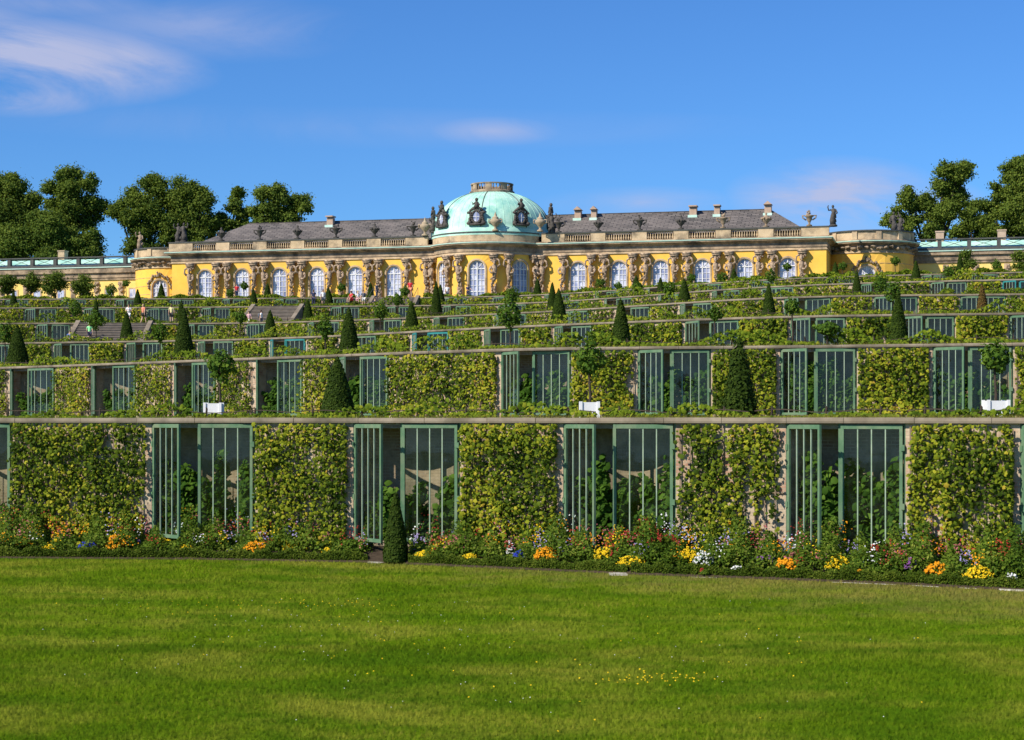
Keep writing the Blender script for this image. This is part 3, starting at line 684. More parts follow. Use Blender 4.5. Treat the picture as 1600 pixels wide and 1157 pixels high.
# parapet: solid blocks over the figures, balusters over the windows
sb = MB(); bl = MB(); rl = MB()
z0, z1 = ZC+.24, ZC+1.12
def pbox(mbx, a, b, y0, y1, za, zb_): mbx.box(a, b, y0, y1, za, zb_)
BZ = [(0, .055), (.10, .075), (.22, .11), (.34, .075), (.46, .05), (.60, .06), (.70, .045)]
for sg in (-1, 1):
    us = [UW[0]-S/2]+[u+S/2 for u in UW]
    for u in us:
        a, b = sorted((sg*(u-.82), sg*(u+.82)))
        if u == us[0]: a, b = sorted((sg*6.6, sg*(u+.82)))
        if u == us[-1]: a, b = sorted((sg*(u-.82), sg*38.1))
        sb1 = MB(); pbox(sb1, a, b, -.16, .26, z0, z1); sb1.build('parapet_block', M['stone'], palace)
    for u in UW:
        n_ = 11; bl = MB(); bl.box(sg*u-1.47, sg*u+1.47, -.1, .2, z0, z0+.03)
        for i in range(n_):
            x = sg*u-1.48+2.96*(i+.5)/n_+(0); x = max(sg*u-1.44, min(sg*u+1.44, x)); bl.lathe([(r, z) for z, r in BZ], (x, .05, z0+.02), 6)
        bl.box(sg*u-1.47, sg*u+1.47, -.1, .2, z1-.12, z1-.002); bl.build('balustrade', M['stone'], palace, True)
    a, b = sorted((sg*6.6, sg*38.2)); pbox(rl, a, b, -.22, .32, z1, z1+.14)
P, Nn = ring(0, CY, CR, 60)
P2 = [p for p in P if p[1] < .2]; 
idx = [i for i, p in enumerate(P) if p[1] < .4]
# bow parapet is solid
xj = math.sqrt(CR**2-CY**2); a1 = math.degrees(math.asin(xj/CR))+4
P = []; Nn = []
for i in range(31): t = R(-a1+2*a1*i/30); P.append((CR*math.sin(t), CY-CR*math.cos(t))); Nn.append((math.sin(t), -math.cos(t)))
sb.sweep(P, Nn, [(-.30, z0), (.14, z0), (.14, z1), (-.30, z1)]); rl.sweep(P, Nn, [(-.32, z1), (.22, z1), (.22, z1+.14), (-.32, z1+.14), (-.32, z1)])
for sg in (-1, 1):
    P, Nn = ring(sg*DU, DY, DR, 48)
    rl.sweep(P, Nn, [(-.32, z1), (.22, z1), (.22, z1+.14), (-.32, z1+.14)], True); sb.build('parapet_block', M['stone'], palace); sb = MB()
    sb.sweep(P, Nn, [(-.2, z0), (.04, z0), (.04, z1), (-.2, z1)], True)
    for i in range(12):
        t = R(i*30+15); Mx = Matrix.Translation((sg*DU+(DR+.05)*math.sin(t), DY-(DR+.05)*math.cos(t), 0)) @ Matrix.Rotation(t, 4, 'Z'); sb.box(-.28, .28, -.12, .05, z0, z1-.005, Mx)
sb.build('parapet_block', M['stone'], palace); rl.build('parapet_rail', M['ledge'], palace)
# hipped slate roof
def roof_part(x0, x1, r0, r1):
    y0, y1, ym, zb_, zt_ = .9, 12.4, 6.6, 8.35, 11.35
    mb = MB(); c = [(x0, y0, zb_), (x1, y0, zb_), (x1, y1, zb_), (x0, y1, zb_), (r0, ym, zt_), (r1, ym, zt_)]
    def fuv(idx, ax):
        out_ = []
        for i in idx:
            p = c[i]; sl_ = math.hypot(ym-y0, zt_-zb_)*(p[2]-zb_)/(zt_-zb_); out_.append((p[ax], sl_))
        return out_
    F_ = [((0, 1, 5, 4), 0), ((2, 3, 4, 5), 0), ((0, 4, 3), 1), ((1, 2, 5), 1)]
    mb.add(c, [f for f, _ in F_], [fuv(f, ax) for f, ax in F_])
    mb.box(r0, r1, ym-.10, ym+.10, zt_-.02, zt_+.07)
    return mb
rf = MB(); a_ = roof_part(-35.6, 35.6, -31.0, 31.2); rf = a_.build('roof', M['slate'], palace)
cw = MB(); cw.add([(-37.7, .1, 8.0), (37.7, .1, 8.0), (37.7, 12.4, 8.0), (-37.7, 12.4, 8.0)], [(0, 1, 2, 3)]); 
for sg in (-1, 1): P, Nn = ring(sg*DU, DY, DR-.1, 32); cw.add([(x, y, 8.1) for x, y in P], [tuple(range(32))])
cw.box(-37.7, 37.7, 12.0, 12.4, 0, 8.3)
cw.build('gutter_deck', M['ledge'], palace)
for px, w_, kind in ((516, .75, 0), (903, .72, 1), (928, .62, 1), (1083, .8, 0), (1120.5, .62, 0), (1200, .75, 1)):
    u = ploc(px, -5.6); b = MB(); b.box(u-w_/2, u+w_/2, 5.4, 6.2, 10.3, 11.68)
    if kind: b.add([(u-w_/2-.1, 5.1, 11.75), (u+w_/2+.1, 5.1, 11.75), (u, 5.1, 12.15), (u-w_/2-.1, 6.4, 11.75), (u+w_/2+.1, 6.4, 11.75), (u, 6.4, 12.15)], [(0, 1, 2), (3, 5, 4), (0, 2, 5, 3), (1, 4, 5, 2)])
    else: b.box(u-w_/2-.07, u+w_/2+.07, 5.13, 6.37, 11.753, 11.9)
    c_ = b.build('chimney', M['chim'], rf)
    b = MB(); b.box(u-w_/2-.12, u+w_/2+.12, 5.02, 5.19, 10.5, 10.8); b.build('flashing', M['coppertrim'], c_)
# dome
DCX, DCY = 0, 3.4
prof = []
for i in range(19):
    t = math.pi/2*i/18*.86; prof.append((6.75*math.cos(t)**.92, 9.2+4.55*math.sin(t)/math.sin(math.pi/2*.86)))
dm = MB(); segs = 72; vs = []; fs = []
prof = [(6.95, 8.3), (6.95, 9.05)]+prof
for r, z in prof:
    for k in range(segs):
        t = 2*math.pi*k/segs; vs.append((DCX+r*math.cos(t), DCY+r*math.sin(t), z))
for i in range(len(prof)-1):
    for k in range(segs): fs.append((i*segs+k, i*segs+(k+1) % segs, (i+1)*segs+(k+1) % segs, (i+1)*segs+k))
fs.append(tuple(range((len(prof)-1)*segs, len(prof)*segs)))
dm.add(vs, fs); dome = dm.build('dome', M['copper'], palace, True)
sm = MB(); rb = MB()
for k in range(48):
    t = 2*math.pi*(k+.5)/48; pts = [(DCX+(r+.01)*math.cos(t), DCY+(r+.01)*math.sin(t), z) for r, z in prof[2:]]; (rb if k % 6 == 0 else sm).tube(pts, .055 if k % 6 == 0 else .022, 4)
sm.build('copper_seam', M['copper'], dome); rb.build('dome_rib', M['ledge'], dome)
lt = MB(); rr = 2.35; ztop = 13.72
lt.lathe([(rr+.22, ztop-.12), (rr+.22, ztop+.08), (rr+.05, ztop+.16), (rr, ztop+.2), (rr-.25, ztop+.2)], (DCX, DCY, 0), 40)
for k in range(40):
    t = 2*math.pi*k/40; Mx = Matrix.Translation((DCX+(rr-.1)*math.cos(t), DCY+(rr-.1)*math.sin(t), 0)) @ Matrix.Rotation(t, 4, 'Z')
    if k % 5 in (0, 1): lt.box(-.14, .12, -.19, .19, ztop+.2, ztop+.85, Mx)
    else: lt.lathe([(.05, 0), (.09, .2), (.05, .45), (.06, .65)], (DCX+(rr-.1)*math.cos(t), DCY+(rr-.1)*math.sin(t), ztop+.2), 6)
P, Nn = ring(DCX, DCY, rr, 40); lt.sweep(P, Nn, [(-.25, ztop+.85), (.08, ztop+.85), (.1, ztop+.98), (-.25, ztop+.98), (-.25, ztop+.85)], True)
lt.build('dome_lantern', M['stonedk'], palace)
# oval dormers on the dome with sculpture around and on top
def cartouche(ang):
    t = R(ang); r = 6.9; Mx = Matrix.Translation((DCX+r*math.sin(t), DCY-r*math.cos(t), 9.35)) @ Matrix.Rotation(t, 4, 'Z') @ Matrix.Diagonal((.82, .9, .80, 1))
    def tf(p): return Mx @ Vector(p)
    b = MB()
    for i in range(20):
        a = 2*math.pi*i/20; b.ball(tf((.62*math.cos(a), .0, 1.15+.85*math.sin(a))), (.2, .2, .17), 6, 4, .15)
    b.box(-1.05, 1.05, -.25, .6, 0, .22, Mx); b.box(-.62, .62, .02, 1.2, .2, 1.9, Mx)
    for s in (-1, 1):
        for q in range(6): b.ball(tf((s*(.98-.05*q), 0, .3+.27*q)), (.19, .2, .2), 6, 4, .3)
        b.ball(tf((s*.98, -.05, .3)), (.3, .25, .22), 6, 4, .2); b.ball(tf((s*1.0, -.05, 1.75)), (.26, .2, .17), 6, 4, .2)
    b.tube([tf((-.95, 0, 1.95)), tf((-.45, 0, 2.3)), tf((0, 0, 2.45)), tf((.45, 0, 2.3)), tf((.95, 0, 1.95))], [.12, .17, .2, .17, .12], 6)
    # crowning putto
    b.tube([tf((0, 0, 2.4)), tf((.05, 0, 2.8)), tf((0, 0, 3.15)), tf((.02, 0, 3.3))], [.34, .27, .25, .1], 8); b.ball(tf((.03, -.03, 3.5)), (.19, .2, .22), 8, 6)
    b.tube([tf((-.2, 0, 3.05)), tf((-.48, -.1, 2.85)), tf((-.5, -.15, 3.15))], [.1, .09, .06], 6); b.tube([tf((.2, 0, 3.05)), tf((.45, -.1, 2.8)), tf((.35, -.2, 2.6))], [.1, .09, .06], 6)
    c_ = b.build('oval_dormer', M['statue'], palace, True)
    g = MB(); pts = [tf((.52*math.cos(2*math.pi*i/20), -.06, 1.15+.74*math.sin(2*math.pi*i/20))) for i in range(20)]; g.add(pts, [tuple(range(20))]); g.build('dormer_glass', M['pglass'], c_)
    g = MB(); g.tube([tf((0, -.1, .42)), tf((0, -.1, 1.88))], .035, 4); g.tube([tf((-.5, -.1, 1.15)), tf((.5, -.1, 1.15))], .035, 4); g.build('glazing_bars', M['whitepaint'], c_)
for a in (-40, 0, 42, -88, 88): cartouche(a)
# carved term figures in pairs between the windows
def herm_mesh(seed, female):
    rd = random.Random(seed); b = MB(); s = rd.choice((-1, 1))
    b.box(-.38, .38, -.42, 0, 0, .30)
    # tapering stone shaft below
    v = []
    for z, w_, d_ in ((.3, .27, .30), (2.6, .36, .38)):
        v += [(-w_, -d_, z), (w_, -d_, z), (w_, 0, z), (-w_, 0, z)]
    b.add(v, [(0, 1, 5, 4), (1, 2, 6, 5), (2, 3, 7, 6), (3, 0, 4, 7), (4, 5, 6, 7)])
    return b, rd, s
def herm_fig(seed):
    rd = random.Random(seed); b = MB(); s = 1 if seed % 2 else -1; lean = .10*s
    # hips wrapped in drapery
    for i in range(22): b.ball((rd.uniform(-.26, .26), -.40+rd.uniform(-.14, .08), 1.9+i*.075), (.13, .15, .15), 6, 5, .35)
    for i in range(5): b.ball((s*.28+rd.uniform(-.06, .06), -.42, 1.0+i*.2), (.11, .12, .18), 6, 4, .25)   # falling cloth
    # torso
    b.tube([(0, -.42, 3.1), (lean*.6, -.48, 3.5), (lean, -.50, 3.95), (lean*1.1, -.52, 4.45), (lean*.9, -.54, 4.85), (lean*.7, -.6, 5.0)], [.25, .22, .28, .36, .33, .14], 10)
    b.ball((lean*.6+s*.04, -.68, 5.22), (.21, .23, .26), 8, 6, .05)                                            # bowed head
    for i in range(7): a = i/6*math.pi; b.ball((lean*.6+.23*math.cos(a), -.60, 5.27+.2*math.sin(a)), (.10, .12, .10), 5, 4, .3)  # hair, wreath
    b.ball((lean*.6, -.86, 5.05), (.10, .08, .13), 6, 4, .2)
    for q, k in ((-1, 0), (1, 1)):
        up = (q*s > 0)
        sh = (lean+q*.40, -.54, 4.72)
        if up: pts = [sh, (lean+q*.70, -.62, 4.95), (lean+q*.60, -.66, 5.40), (lean+q*.28, -.62, 5.62)]
        else: pts = [sh, (lean+q*.64, -.66, 4.35), (lean+q*.42, -.86, 4.02), (lean+q*.10, -.88, 4.05)]
        b.tube(pts, [.16, .13, .11, .08], 8)
    for i in range(12): b.ball((rd.uniform(-.42, .42), -.70, 3.3+rd.uniform(0, 1.5)), (.11, .12, .10), 6, 4, .35)
    for i in range(8): b.ball((rd.uniform(-.5, .5), -.55, 5.3+rd.uniform(0, .3)), (.13, .15, .12), 6, 4, .35)
    b.box(-.55, .55, -.75, 0, 5.72, 5.9); b.box(-.48, .48, -.62, 0, 5.58, 5.715); b.box(-.62, .62, -.80, 0, 5.905, 6.14)
    return b
figs = [herm_fig(i) for i in range(4)]; fm = []
sh_, _, _ = herm_mesh(1, 0)
shaft_me = None
def put_herm(x, y, rz, i):
    global shaft_me
    if i < 4 or len(fm) < 4:
        o = figs[i % 4].build('carved_figure', M['herm'], palace, True); fm.append(o.data)
    else:
        o = bpy.data.objects.new('carved_figure', fm[i % 4]); C.objects.link(o); o.parent = palace
    o.location = (x, y, 0); o.rotation_euler = (0, 0, rz); o.scale = (.86, .95, 1)
    if shaft_me is None: s_ = sh_.build('pilaster', M['pilaster'], o); shaft_me = s_.data
    else: s_ = bpy.data.objects.new('pilaster', shaft_me); C.objects.link(s_); s_.parent = o
i = 0
for sg in (-1, 1):
    for u in UW:
        for q in (-1, 1): put_herm(sg*u+q*1.62, 0, 0, i); i += 1
    put_herm(sg*6.65, 0, 0, i); i += 1
for a in (-56.5, -30, -16, 16, 30, 56.5): t = R(a); put_herm(CR*math.sin(t), CY-CR*math.cos(t), t, i); i += 1

# urns and statues standing on the parapet
def urn_bm(k):
    b = MB(); b.box(-.3, .3, -.3, .3, 0, .16)
    if k == 0:
        b.lathe([(.2, .16), (.12, .3), (.14, .42), (.34, .62), (.50, .86), (.52, 1.02), (.42, 1.14), (.30, 1.22), (.26, 1.3), (.12, 1.38), (.1, 1.48), (.16, 1.56), (.02, 1.7)], (0, 0, 0), 12)
        for i in range(10): t = 2*math.pi*i/10; b.ball((.52*math.cos(t), .52*math.sin(t), .95+.08*(i % 2)), .13, 5, 4, .3)
    elif k == 1:
        b.lathe([(.18, .16), (.1, .32), (.16, .5), (.30, .72), (.34, 1.0), (.55, 1.15), (.55, 1.22), (.2, 1.3)], (0, 0, 0), 12)
        for t in (0, math.pi): b.tube([(.35*math.cos(t), 0, .7), (.72*math.cos(t), 0, .95), (.78*math.cos(t), 0, 1.2), (.5*math.cos(t), 0, 1.22)], [.08, .08, .1, .06], 6)
        for i in range(6): b.ball((random.uniform(-.25, .25), random.uniform(-.2, .2), 1.35+.09*i), (.16-.015*i,)*3, 5, 4, .3)
    else:
        b.lathe([(.26, .16), (.16, .3), (.12, .42), (.3, .62), (.56, .95), (.62, 1.15), (.52, 1.32), (.34, 1.42), (.40, 1.5), (.34, 1.6), (.16, 1.72), (.14, 1.9), (.06, 2.1), (.02, 2.25)], (0, 0, 0), 14)
        for t in (0, math.pi): b.tube([(.5*math.cos(t), 0, .9), (.8*math.cos(t), 0, 1.05), (.78*math.cos(t), 0, 1.35), (.5*math.cos(t), 0, 1.35)], .07, 6)
    return b
def statue_bm(seed):
    rd = random.Random(seed); b = MB(); b.lathe([(.42, 0), (.44, .18), (.34, .22)], (0, 0, 0), 8)
    s = rd.choice((-1, 1))
    b.tube([(.02*s, 0, .2), (.10*s, 0, .7), (.04*s, -.02, 1.15), (-.04*s, 0, 1.5), (0, 0, 1.85), (.02*s, 0, 1.98)], [.34, .30, .26, .22, .27, .09], 9)
    b.ball((.04*s, -.03, 2.16), (.14, .15, .18), 8, 6)
    b.tube([(.24*s, 0, 1.82), (.48*s, -.05, 1.75), (.58*s, -.1, 2.12), (.5*s, -.1, 2.3)], [.1, .08, .07, .05], 6)
    b.tube([(-.24*s, 0, 1.82), (-.42*s, -.1, 1.45), (-.22*s, -.3, 1.3)], [.1, .08, .06], 6)
    for i in range(8): b.ball((rd.uniform(-.35, .35), rd.uniform(-.15, .2), rd.uniform(.25, 1.3)), (.15, .15, .22), 6, 4, .3)
    return b
def put(name, bmx, mat, px, v, zl, sc, label, cat, group):
    u = ploc(px, v); p = PO+U*u+V*v; o = bmx.build(name, mat, None, True); o.location = (p.x, p.y, ZF+zl); o.rotation_euler = (0, 0, -A); o.scale = (sc,)*3
    return tag(o, label, cat, group)
ZT = ZC+1.26
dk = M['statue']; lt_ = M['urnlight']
L1 = [(346, 'leftmost'), (406, 'second from left'), (465, 'third from left'), (525, 'fourth from left'), (585.5, 'fifth from left'), (645.5, 'sixth from left, nearest the dome')]
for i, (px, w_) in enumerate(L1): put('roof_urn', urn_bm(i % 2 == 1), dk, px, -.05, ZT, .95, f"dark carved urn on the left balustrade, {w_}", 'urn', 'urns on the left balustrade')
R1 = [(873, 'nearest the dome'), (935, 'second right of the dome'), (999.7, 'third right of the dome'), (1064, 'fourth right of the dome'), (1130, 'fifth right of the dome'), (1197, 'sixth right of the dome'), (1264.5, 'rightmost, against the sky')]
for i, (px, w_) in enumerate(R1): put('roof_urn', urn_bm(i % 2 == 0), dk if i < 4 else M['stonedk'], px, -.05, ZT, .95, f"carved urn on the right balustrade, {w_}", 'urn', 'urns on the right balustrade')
for px, w_ in ((664, 'left edge of the bow beside the dome'), (774, 'front of the dome near its middle'), (844, 'right of the right-hand oval dormer')):
    v = 0.2 if px == 664 else (3.3 if px == 774 else 1.6); put('roof_urn', urn_bm(2), lt_, px, v, ZT, .95, f"large pale stone urn at the {w_}", 'urn', 'large pale urns before the dome')
for j, (px, v, zz, w_) in enumerate(((219, -8.6, ZT, 'on the parapet of the left round pavilion'), (279, -1, ZT, 'at the left end of the long balustrade'), (287, -.6, ZT, 'second from the left end of the long balustrade'), (1302, -1.0, ZT, 'at the right end of the long balustrade against the sky'), (1396, -9, ZT, 'on the right round pavilion before the trees'), (1407, -12, ZT, 'behind the right round pavilion parapet, half hidden'),
                          (862, -.1, ZT, 'right of the dome, arm raised'), (677, .3, ZT+.3, 'left of the dome, small dark one'))):
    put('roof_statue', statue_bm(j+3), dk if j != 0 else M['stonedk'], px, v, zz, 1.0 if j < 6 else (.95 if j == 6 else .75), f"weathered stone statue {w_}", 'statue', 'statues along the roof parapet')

# ------------------------------------------------------------------ low side wings
def wing(sg, u0, u1, label):
    root = empty('palace_wing', PO+U*(sg*u0)-V*12, -A, label, 'wing building')
    L = u1-u0; zc = 6.8 if sg > 0 else 7.05
    def X(a): return sg*a
    def bx(mbx, a, b, y0, y1, za, zb_): x0, x1 = sorted((X(a), X(b))); mbx.box(x0, x1, y0, y1, za, zb_)
    b = MB(); bx(b, 0, L, 0, 9, 0, 5.42); b.build('wall', M['paleyellow'], root)
    b = MB(); bx(b, 0, L, -.15, .1, 5.42, 5.7); bx(b, 0, L, -.25, .1, 5.703, 6.3); bx(b, 0, L, -.5, 0, 6.303, zc-.1); b.build('entablature', M['stonedk'] , root)
    b = MB(); bx(b, 0, L, -.62, -.0, zc-.097, zc); b.build('cornice_trim', M['coppertrim'], root)
    b = MB(); bx(b, 0, L, -.4, .2, zc+.003, zc+.32); b.build('parapet_base', M['ledge'], root)
    b = MB(); x0, x1 = sorted((0, X(L))); b.add([(x0, .1, zc+.2), (x1, .1, zc+.2), (x1, 2.2, zc+1.25), (x0, 2.2, zc+1.25), (x0, 9, zc+1.25), (x1, 9, zc+1.25)], [(0, 1, 2, 3), (3, 2, 5, 4)]); r_ = b.build('roof', M['copper'], root)
    b = MB(); a = .8
    while a < L:
        bx(b, a-.22, a+.22, -.35, .1, zc+.323, zc+1.2)
        for q in (-1, 1):
            if a+3.0 < L: b.tube([(X(a+1.6-q*1.35), -.1-.02*q, zc+.35), (X(a+1.6+q*1.35), -.1-.02*q, zc+1.2)], .035, 4)
        a += 3.2
    bx(b, 0, L, -.42, .14, zc+1.203, zc+1.34); b.build('parapet', M['ledge'], root)
    a = 3.0; k = 0
    while a < L-1:
        w_ = MB(); bx(w_, a-.62, a+.62, -.06, 0, 2.1, 4.4); win = w_.build('window', M['stone'], root); g = MB(); bx(g, a-.42, a+.42, -.075, -.061, 2.3, 4.2); g.build('glass_pane', M['pglass'], win)
        g = MB(); bx(g, a-.03, a+.03, -.10, -.077, 2.3, 4.2); bx(g, a-.42, a-.031, -.10, -.077, 3.2, 3.27); bx(g, a+.031, a+.42, -.10, -.077, 3.2, 3.27); g.build('glazing_bars', M['whitepaint'], win)
        c_ = MB(); bx(c_, a+1.35, a+1.95, -.10, 0, 0, 5.25); p_ = c_.build('pilaster', M['stone'], root); c_ = MB()
        for q in range(8): c_.ball((X(a+1.65)+random.uniform(-.2, .2), -.2, 4.0+q*.14), (.24, .15, .16), 6, 4, .3)
        c_.build('carved_capital', M['herm'], p_); a += 3.3
    for a in ((4, 10.8, 18) if sg > 0 else (14.5, 28)):
        c_ = MB(); bx(c_, a-.45, a+.45, 3, 4, zc+.9, zc+2.4); bx(c_, a-.52, a+.52, 2.93, 4.07, zc+2.403, zc+2.55); c_.build('chimney', M['stone'] if sg < 0 else M['chim'], r_)
wing(-1, 45.5, 82, 'low pale yellow left wing with green copper roof behind small trees')
wing(1, 45.5, 70, 'low pale yellow right wing with green copper roof strip')
# ------------------------------------------------------------------ trees behind the palace
def tree(name, lobes, D, base_px, label, density=1.0, leaf=.27, group=None, mat='tree', zg=ZL[6]):
    s = D/F; pts = []; nr = []; tt = []; sz = []
    cx = np.mean([l[0] for l in lobes]); root = wp(base_px, HOR, D); root.z = zg-.03
    br = MB(); L3 = []
    for (x, y, r) in lobes:
        c = wp(x, y, D); r_ = r*s; c.y += random.uniform(-.6, .6)*r_; L3.append((c, r_*1.17))
    top = max(c.z for c, r in L3)
    fork = Vector((root.x, root.y, zg+(min(c.z for c, r in L3)-zg)*.75))
    H = top-zg; tr0 = .017*H+.08
    br.tube([root-root, Vector((.1, 0, (fork.z-zg)*.5)), fork-root], [tr0*1.3, tr0, tr0*.8], 8)
    for c, r_ in L3:
        e = c-root; f = fork-root; mid = f.lerp(e, .55)+Vector((0, 0, -.05*H)); br.tube([f, mid, e, e+Vector((random.uniform(-.3, .3)*r_, 0, r_*.6))], [tr0*.55, tr0*.35, tr0*.18, .03], 6)
        sub = []
        nsub = max(9, int(17*r_/2))
        for q in range(nsub):
            d = Vector(rdir(1)[0]); d.z *= .85; sub.append((e+d*r_*random.uniform(.15, .95), r_*random.uniform(.34, .58)))
        for sc, sr in sub:
            br.tube([e, sc], [tr0*.1, .02], 4, False)
            n = int(density*30*sr*sr/(leaf*leaf))+20; d = rdir(n); rad = sr*np.abs(rng.normal(.55, .42, (n, 1))); p = np.array(sc)+d*rad*np.array([1.15, 1.15, .8]); 
            pts.append(p); nr.append(d*.7+rdir(n)*.7+np.array([0, 0, .35])); tt.append(np.clip(rng.normal(random.uniform(.38, .62), .16, n), 0, 1)); sz.append(rng.uniform(.55, 1.2, n)*leaf)
    t = empty(name, root, 0, label, 'tree', group)
    br.build('trunk', M['bark'], t); leafmesh('crown', np.concatenate(pts), np.concatenate(nr), np.concatenate(sz), np.concatenate(tt), LEAF_HEX if leaf > .25 else LEAF_QUAD, M[mat], t)
    return t
G1 = 'tall trees behind the palace'
tree('park_tree', [(-18, 312, 36), (12, 300, 26), (30, 335, 32), (0, 350, 38), (55, 312, 17), (-30, 350, 34), (45, 350, 24), (20, 280, 13)], 252, 5, 'tall dark tree at the left photo edge behind the wing', 1.0, group=G1)
tree('park_tree', [(104, 280, 18), (113, 298, 20), (142, 286, 15), (82, 296, 15), (146, 315, 20), (116, 325, 22), (80, 318, 14), (135, 345, 17), (102, 345, 20)], 250, 112, 'tall dark tree with split crown, second from the left', 1.0, group=G1)
tree('park_tree', [(70, 345, 20), (90, 362, 24), (55, 378, 24), (115, 385, 24), (145, 375, 17), (20, 385, 28), (140, 395, 20), (-15, 385, 28), (80, 400, 24)], 244, 70, 'low broad dark green tree in front of the two tall left trees', 1.0, group=G1)
tree('park_tree', [(228, 284, 14), (246, 292, 18), (212, 312, 20), (186, 330, 16), (200, 345, 18), (232, 325, 22), (222, 358, 20), (205, 382, 15), (245, 350, 18), (232, 385, 16)], 250, 222, 'tall dark tree left of the pair above the left pavilion', 1.0, group=G1)
tree('park_tree', [(285, 298, 20), (305, 298, 17), (318, 318, 18), (290, 325, 24), (268, 318, 17), (310, 345, 20), (270, 350, 20), (290, 372, 19), (312, 375, 14), (262, 378, 15)], 250, 288, 'tall dark tree right of the pair above the left pavilion', 1.0, group=G1)
tree('park_tree', [(372, 303, 13), (366, 320, 14), (380, 330, 14), (372, 350, 16), (345, 340, 12), (338, 358, 16), (372, 372, 14), (352, 375, 12)], 252, 362, 'narrow dark tree above the left end of the slate roof', 1.0, leaf=.3, group=G1)
tree('park_tree', [(412, 304, 15), (436, 306, 18), (462, 312, 17), (477, 326, 13), (424, 328, 19), (452, 334, 17), (402, 330, 10), (440, 350, 18), (408, 352, 16), (420, 365, 14)], 248, 432, 'rounded dark tree rising behind the left slate roof', 1.0, group=G1)
tree('park_tree', [(1475, 268, 17), (1495, 272, 19), (1510, 262, 12), (1485, 292, 21), (1502, 300, 15), (1415, 308, 15), (1428, 322, 17), (1445, 316, 16), (1465, 330, 22), (1400, 335, 14), (1385, 350, 11), (1420, 350, 20), (1490, 325, 18), (1455, 360, 20), (1410, 368, 14)], 240, 1455, 'broad olive green tree behind the right round pavilion', 1.0, group=G1)
tree('park_tree', [(1525, 322, 15), (1515, 345, 18), (1500, 362, 16), (1540, 350, 18), (1530, 375, 16)], 262, 1520, 'low dark tree between the two tall right-hand trees', 1.0, group=G1)
tree('park_tree', [(1600, 258, 20), (1580, 272, 16), (1565, 300, 15), (1590, 300, 24), (1615, 285, 26), (1550, 322, 15), (1575, 335, 22), (1605, 335, 26), (1540, 345, 12), (1560, 362, 18), (1595, 368, 22), (1635, 310, 30)], 240, 1590, 'tall dark olive tree at the right photo edge', 1.0, group=G1)
for i, (x, y, r) in enumerate(((12, 438, 17), (48, 438, 16), (86, 436, 20), (130, 441, 18))):
    tree('round_tree', [(x, y, r*.8), (x-r*.4, y+r*.4, r*.55), (x+r*.4, y+r*.4, r*.55), (x, y+r*.8, r*.6)], 205, x, f"small round dark tree before the left wing, {['at the photo edge', 'second from the edge', 'third from the edge', 'nearest the palace'][i]}", 1.0, leaf=.22, group='round trees before the left wing')
tree('round_tree', [(1508, 400, 12), (1512, 415, 13), (1506, 428, 12)], 190, 1509, 'small dark tree before the right wing, left of the other', 1.0, leaf=.2, group='round trees before the right wing')
tree('round_tree', [(1590, 400, 12), (1594, 415, 13), (1598, 428, 12)], 190, 1593, 'small dark tree before the right wing at the photo edge', 1.0, leaf=.2, group='round trees before the right wing')

# ------------------------------------------------------------------ clipped yew cones
def yew(px, ytop, D, zg, hw_px, label, mat='yew', shaggy=0.):
    s = D/F; base = wp(px, HOR, D); base.z = zg; H = EYE+(HOR-ytop)*s-zg; rb = hw_px*s*(1.2 if hw_px < 17 else 1.06)
    t = empty('yew_cone', base, 0, label, 'clipped yew', 'clipped yew cones on the terraces')
    b = MB(); b.tube([(0, 0, -.05), (0, 0, H*.5), (0, 0, H*.92)], [.07, .05, .015], 6); b.build('trunk', M['bark'], t)
    leaf = max(.055, 1.1*s); n = int(min(9000, 5.5*math.pi*rb*H/(leaf*leaf)))
    z = H*(1-np.sqrt(rng.uniform(.0, 1, n))); th = rng.uniform(0, 2*np.pi, n)
    q = z/H; rr = rb*((1-q)**.72)*(.85+.15*np.minimum(1, q*8))+shaggy*rng.normal(0, .05, n)
    rr = rr*(1+.04*np.sin(th*3+z*2)) * rng.uniform(.90, 1.02, n)
    P = np.stack([rr*np.cos(th), rr*np.sin(th), z*1.0+.04], 1); Nn = np.stack([np.cos(th), np.sin(th), np.full(n, .35)], 1)+rdir(n)*.55
    leafmesh('crown', P, Nn, rng.uniform(.6, 1.3, n)*leaf*1.5, np.clip(rng.normal(.5, .22, n), 0, 1), LEAF_QUAD, M[mat], t)
    # dense inner body so that no light passes
    c = MB(); c.lathe([(rb*.80, .03)]+[(rb*.86*(1-k/8)**.72, H*k/8+.02) for k in range(1, 8)]+[(.01, H*.97)], (0, 0, 0), 14); c.build('inner_growth', M[mat], t, True)
    return t
def ter(k, px, back): D = depth(k, px)+back; return D
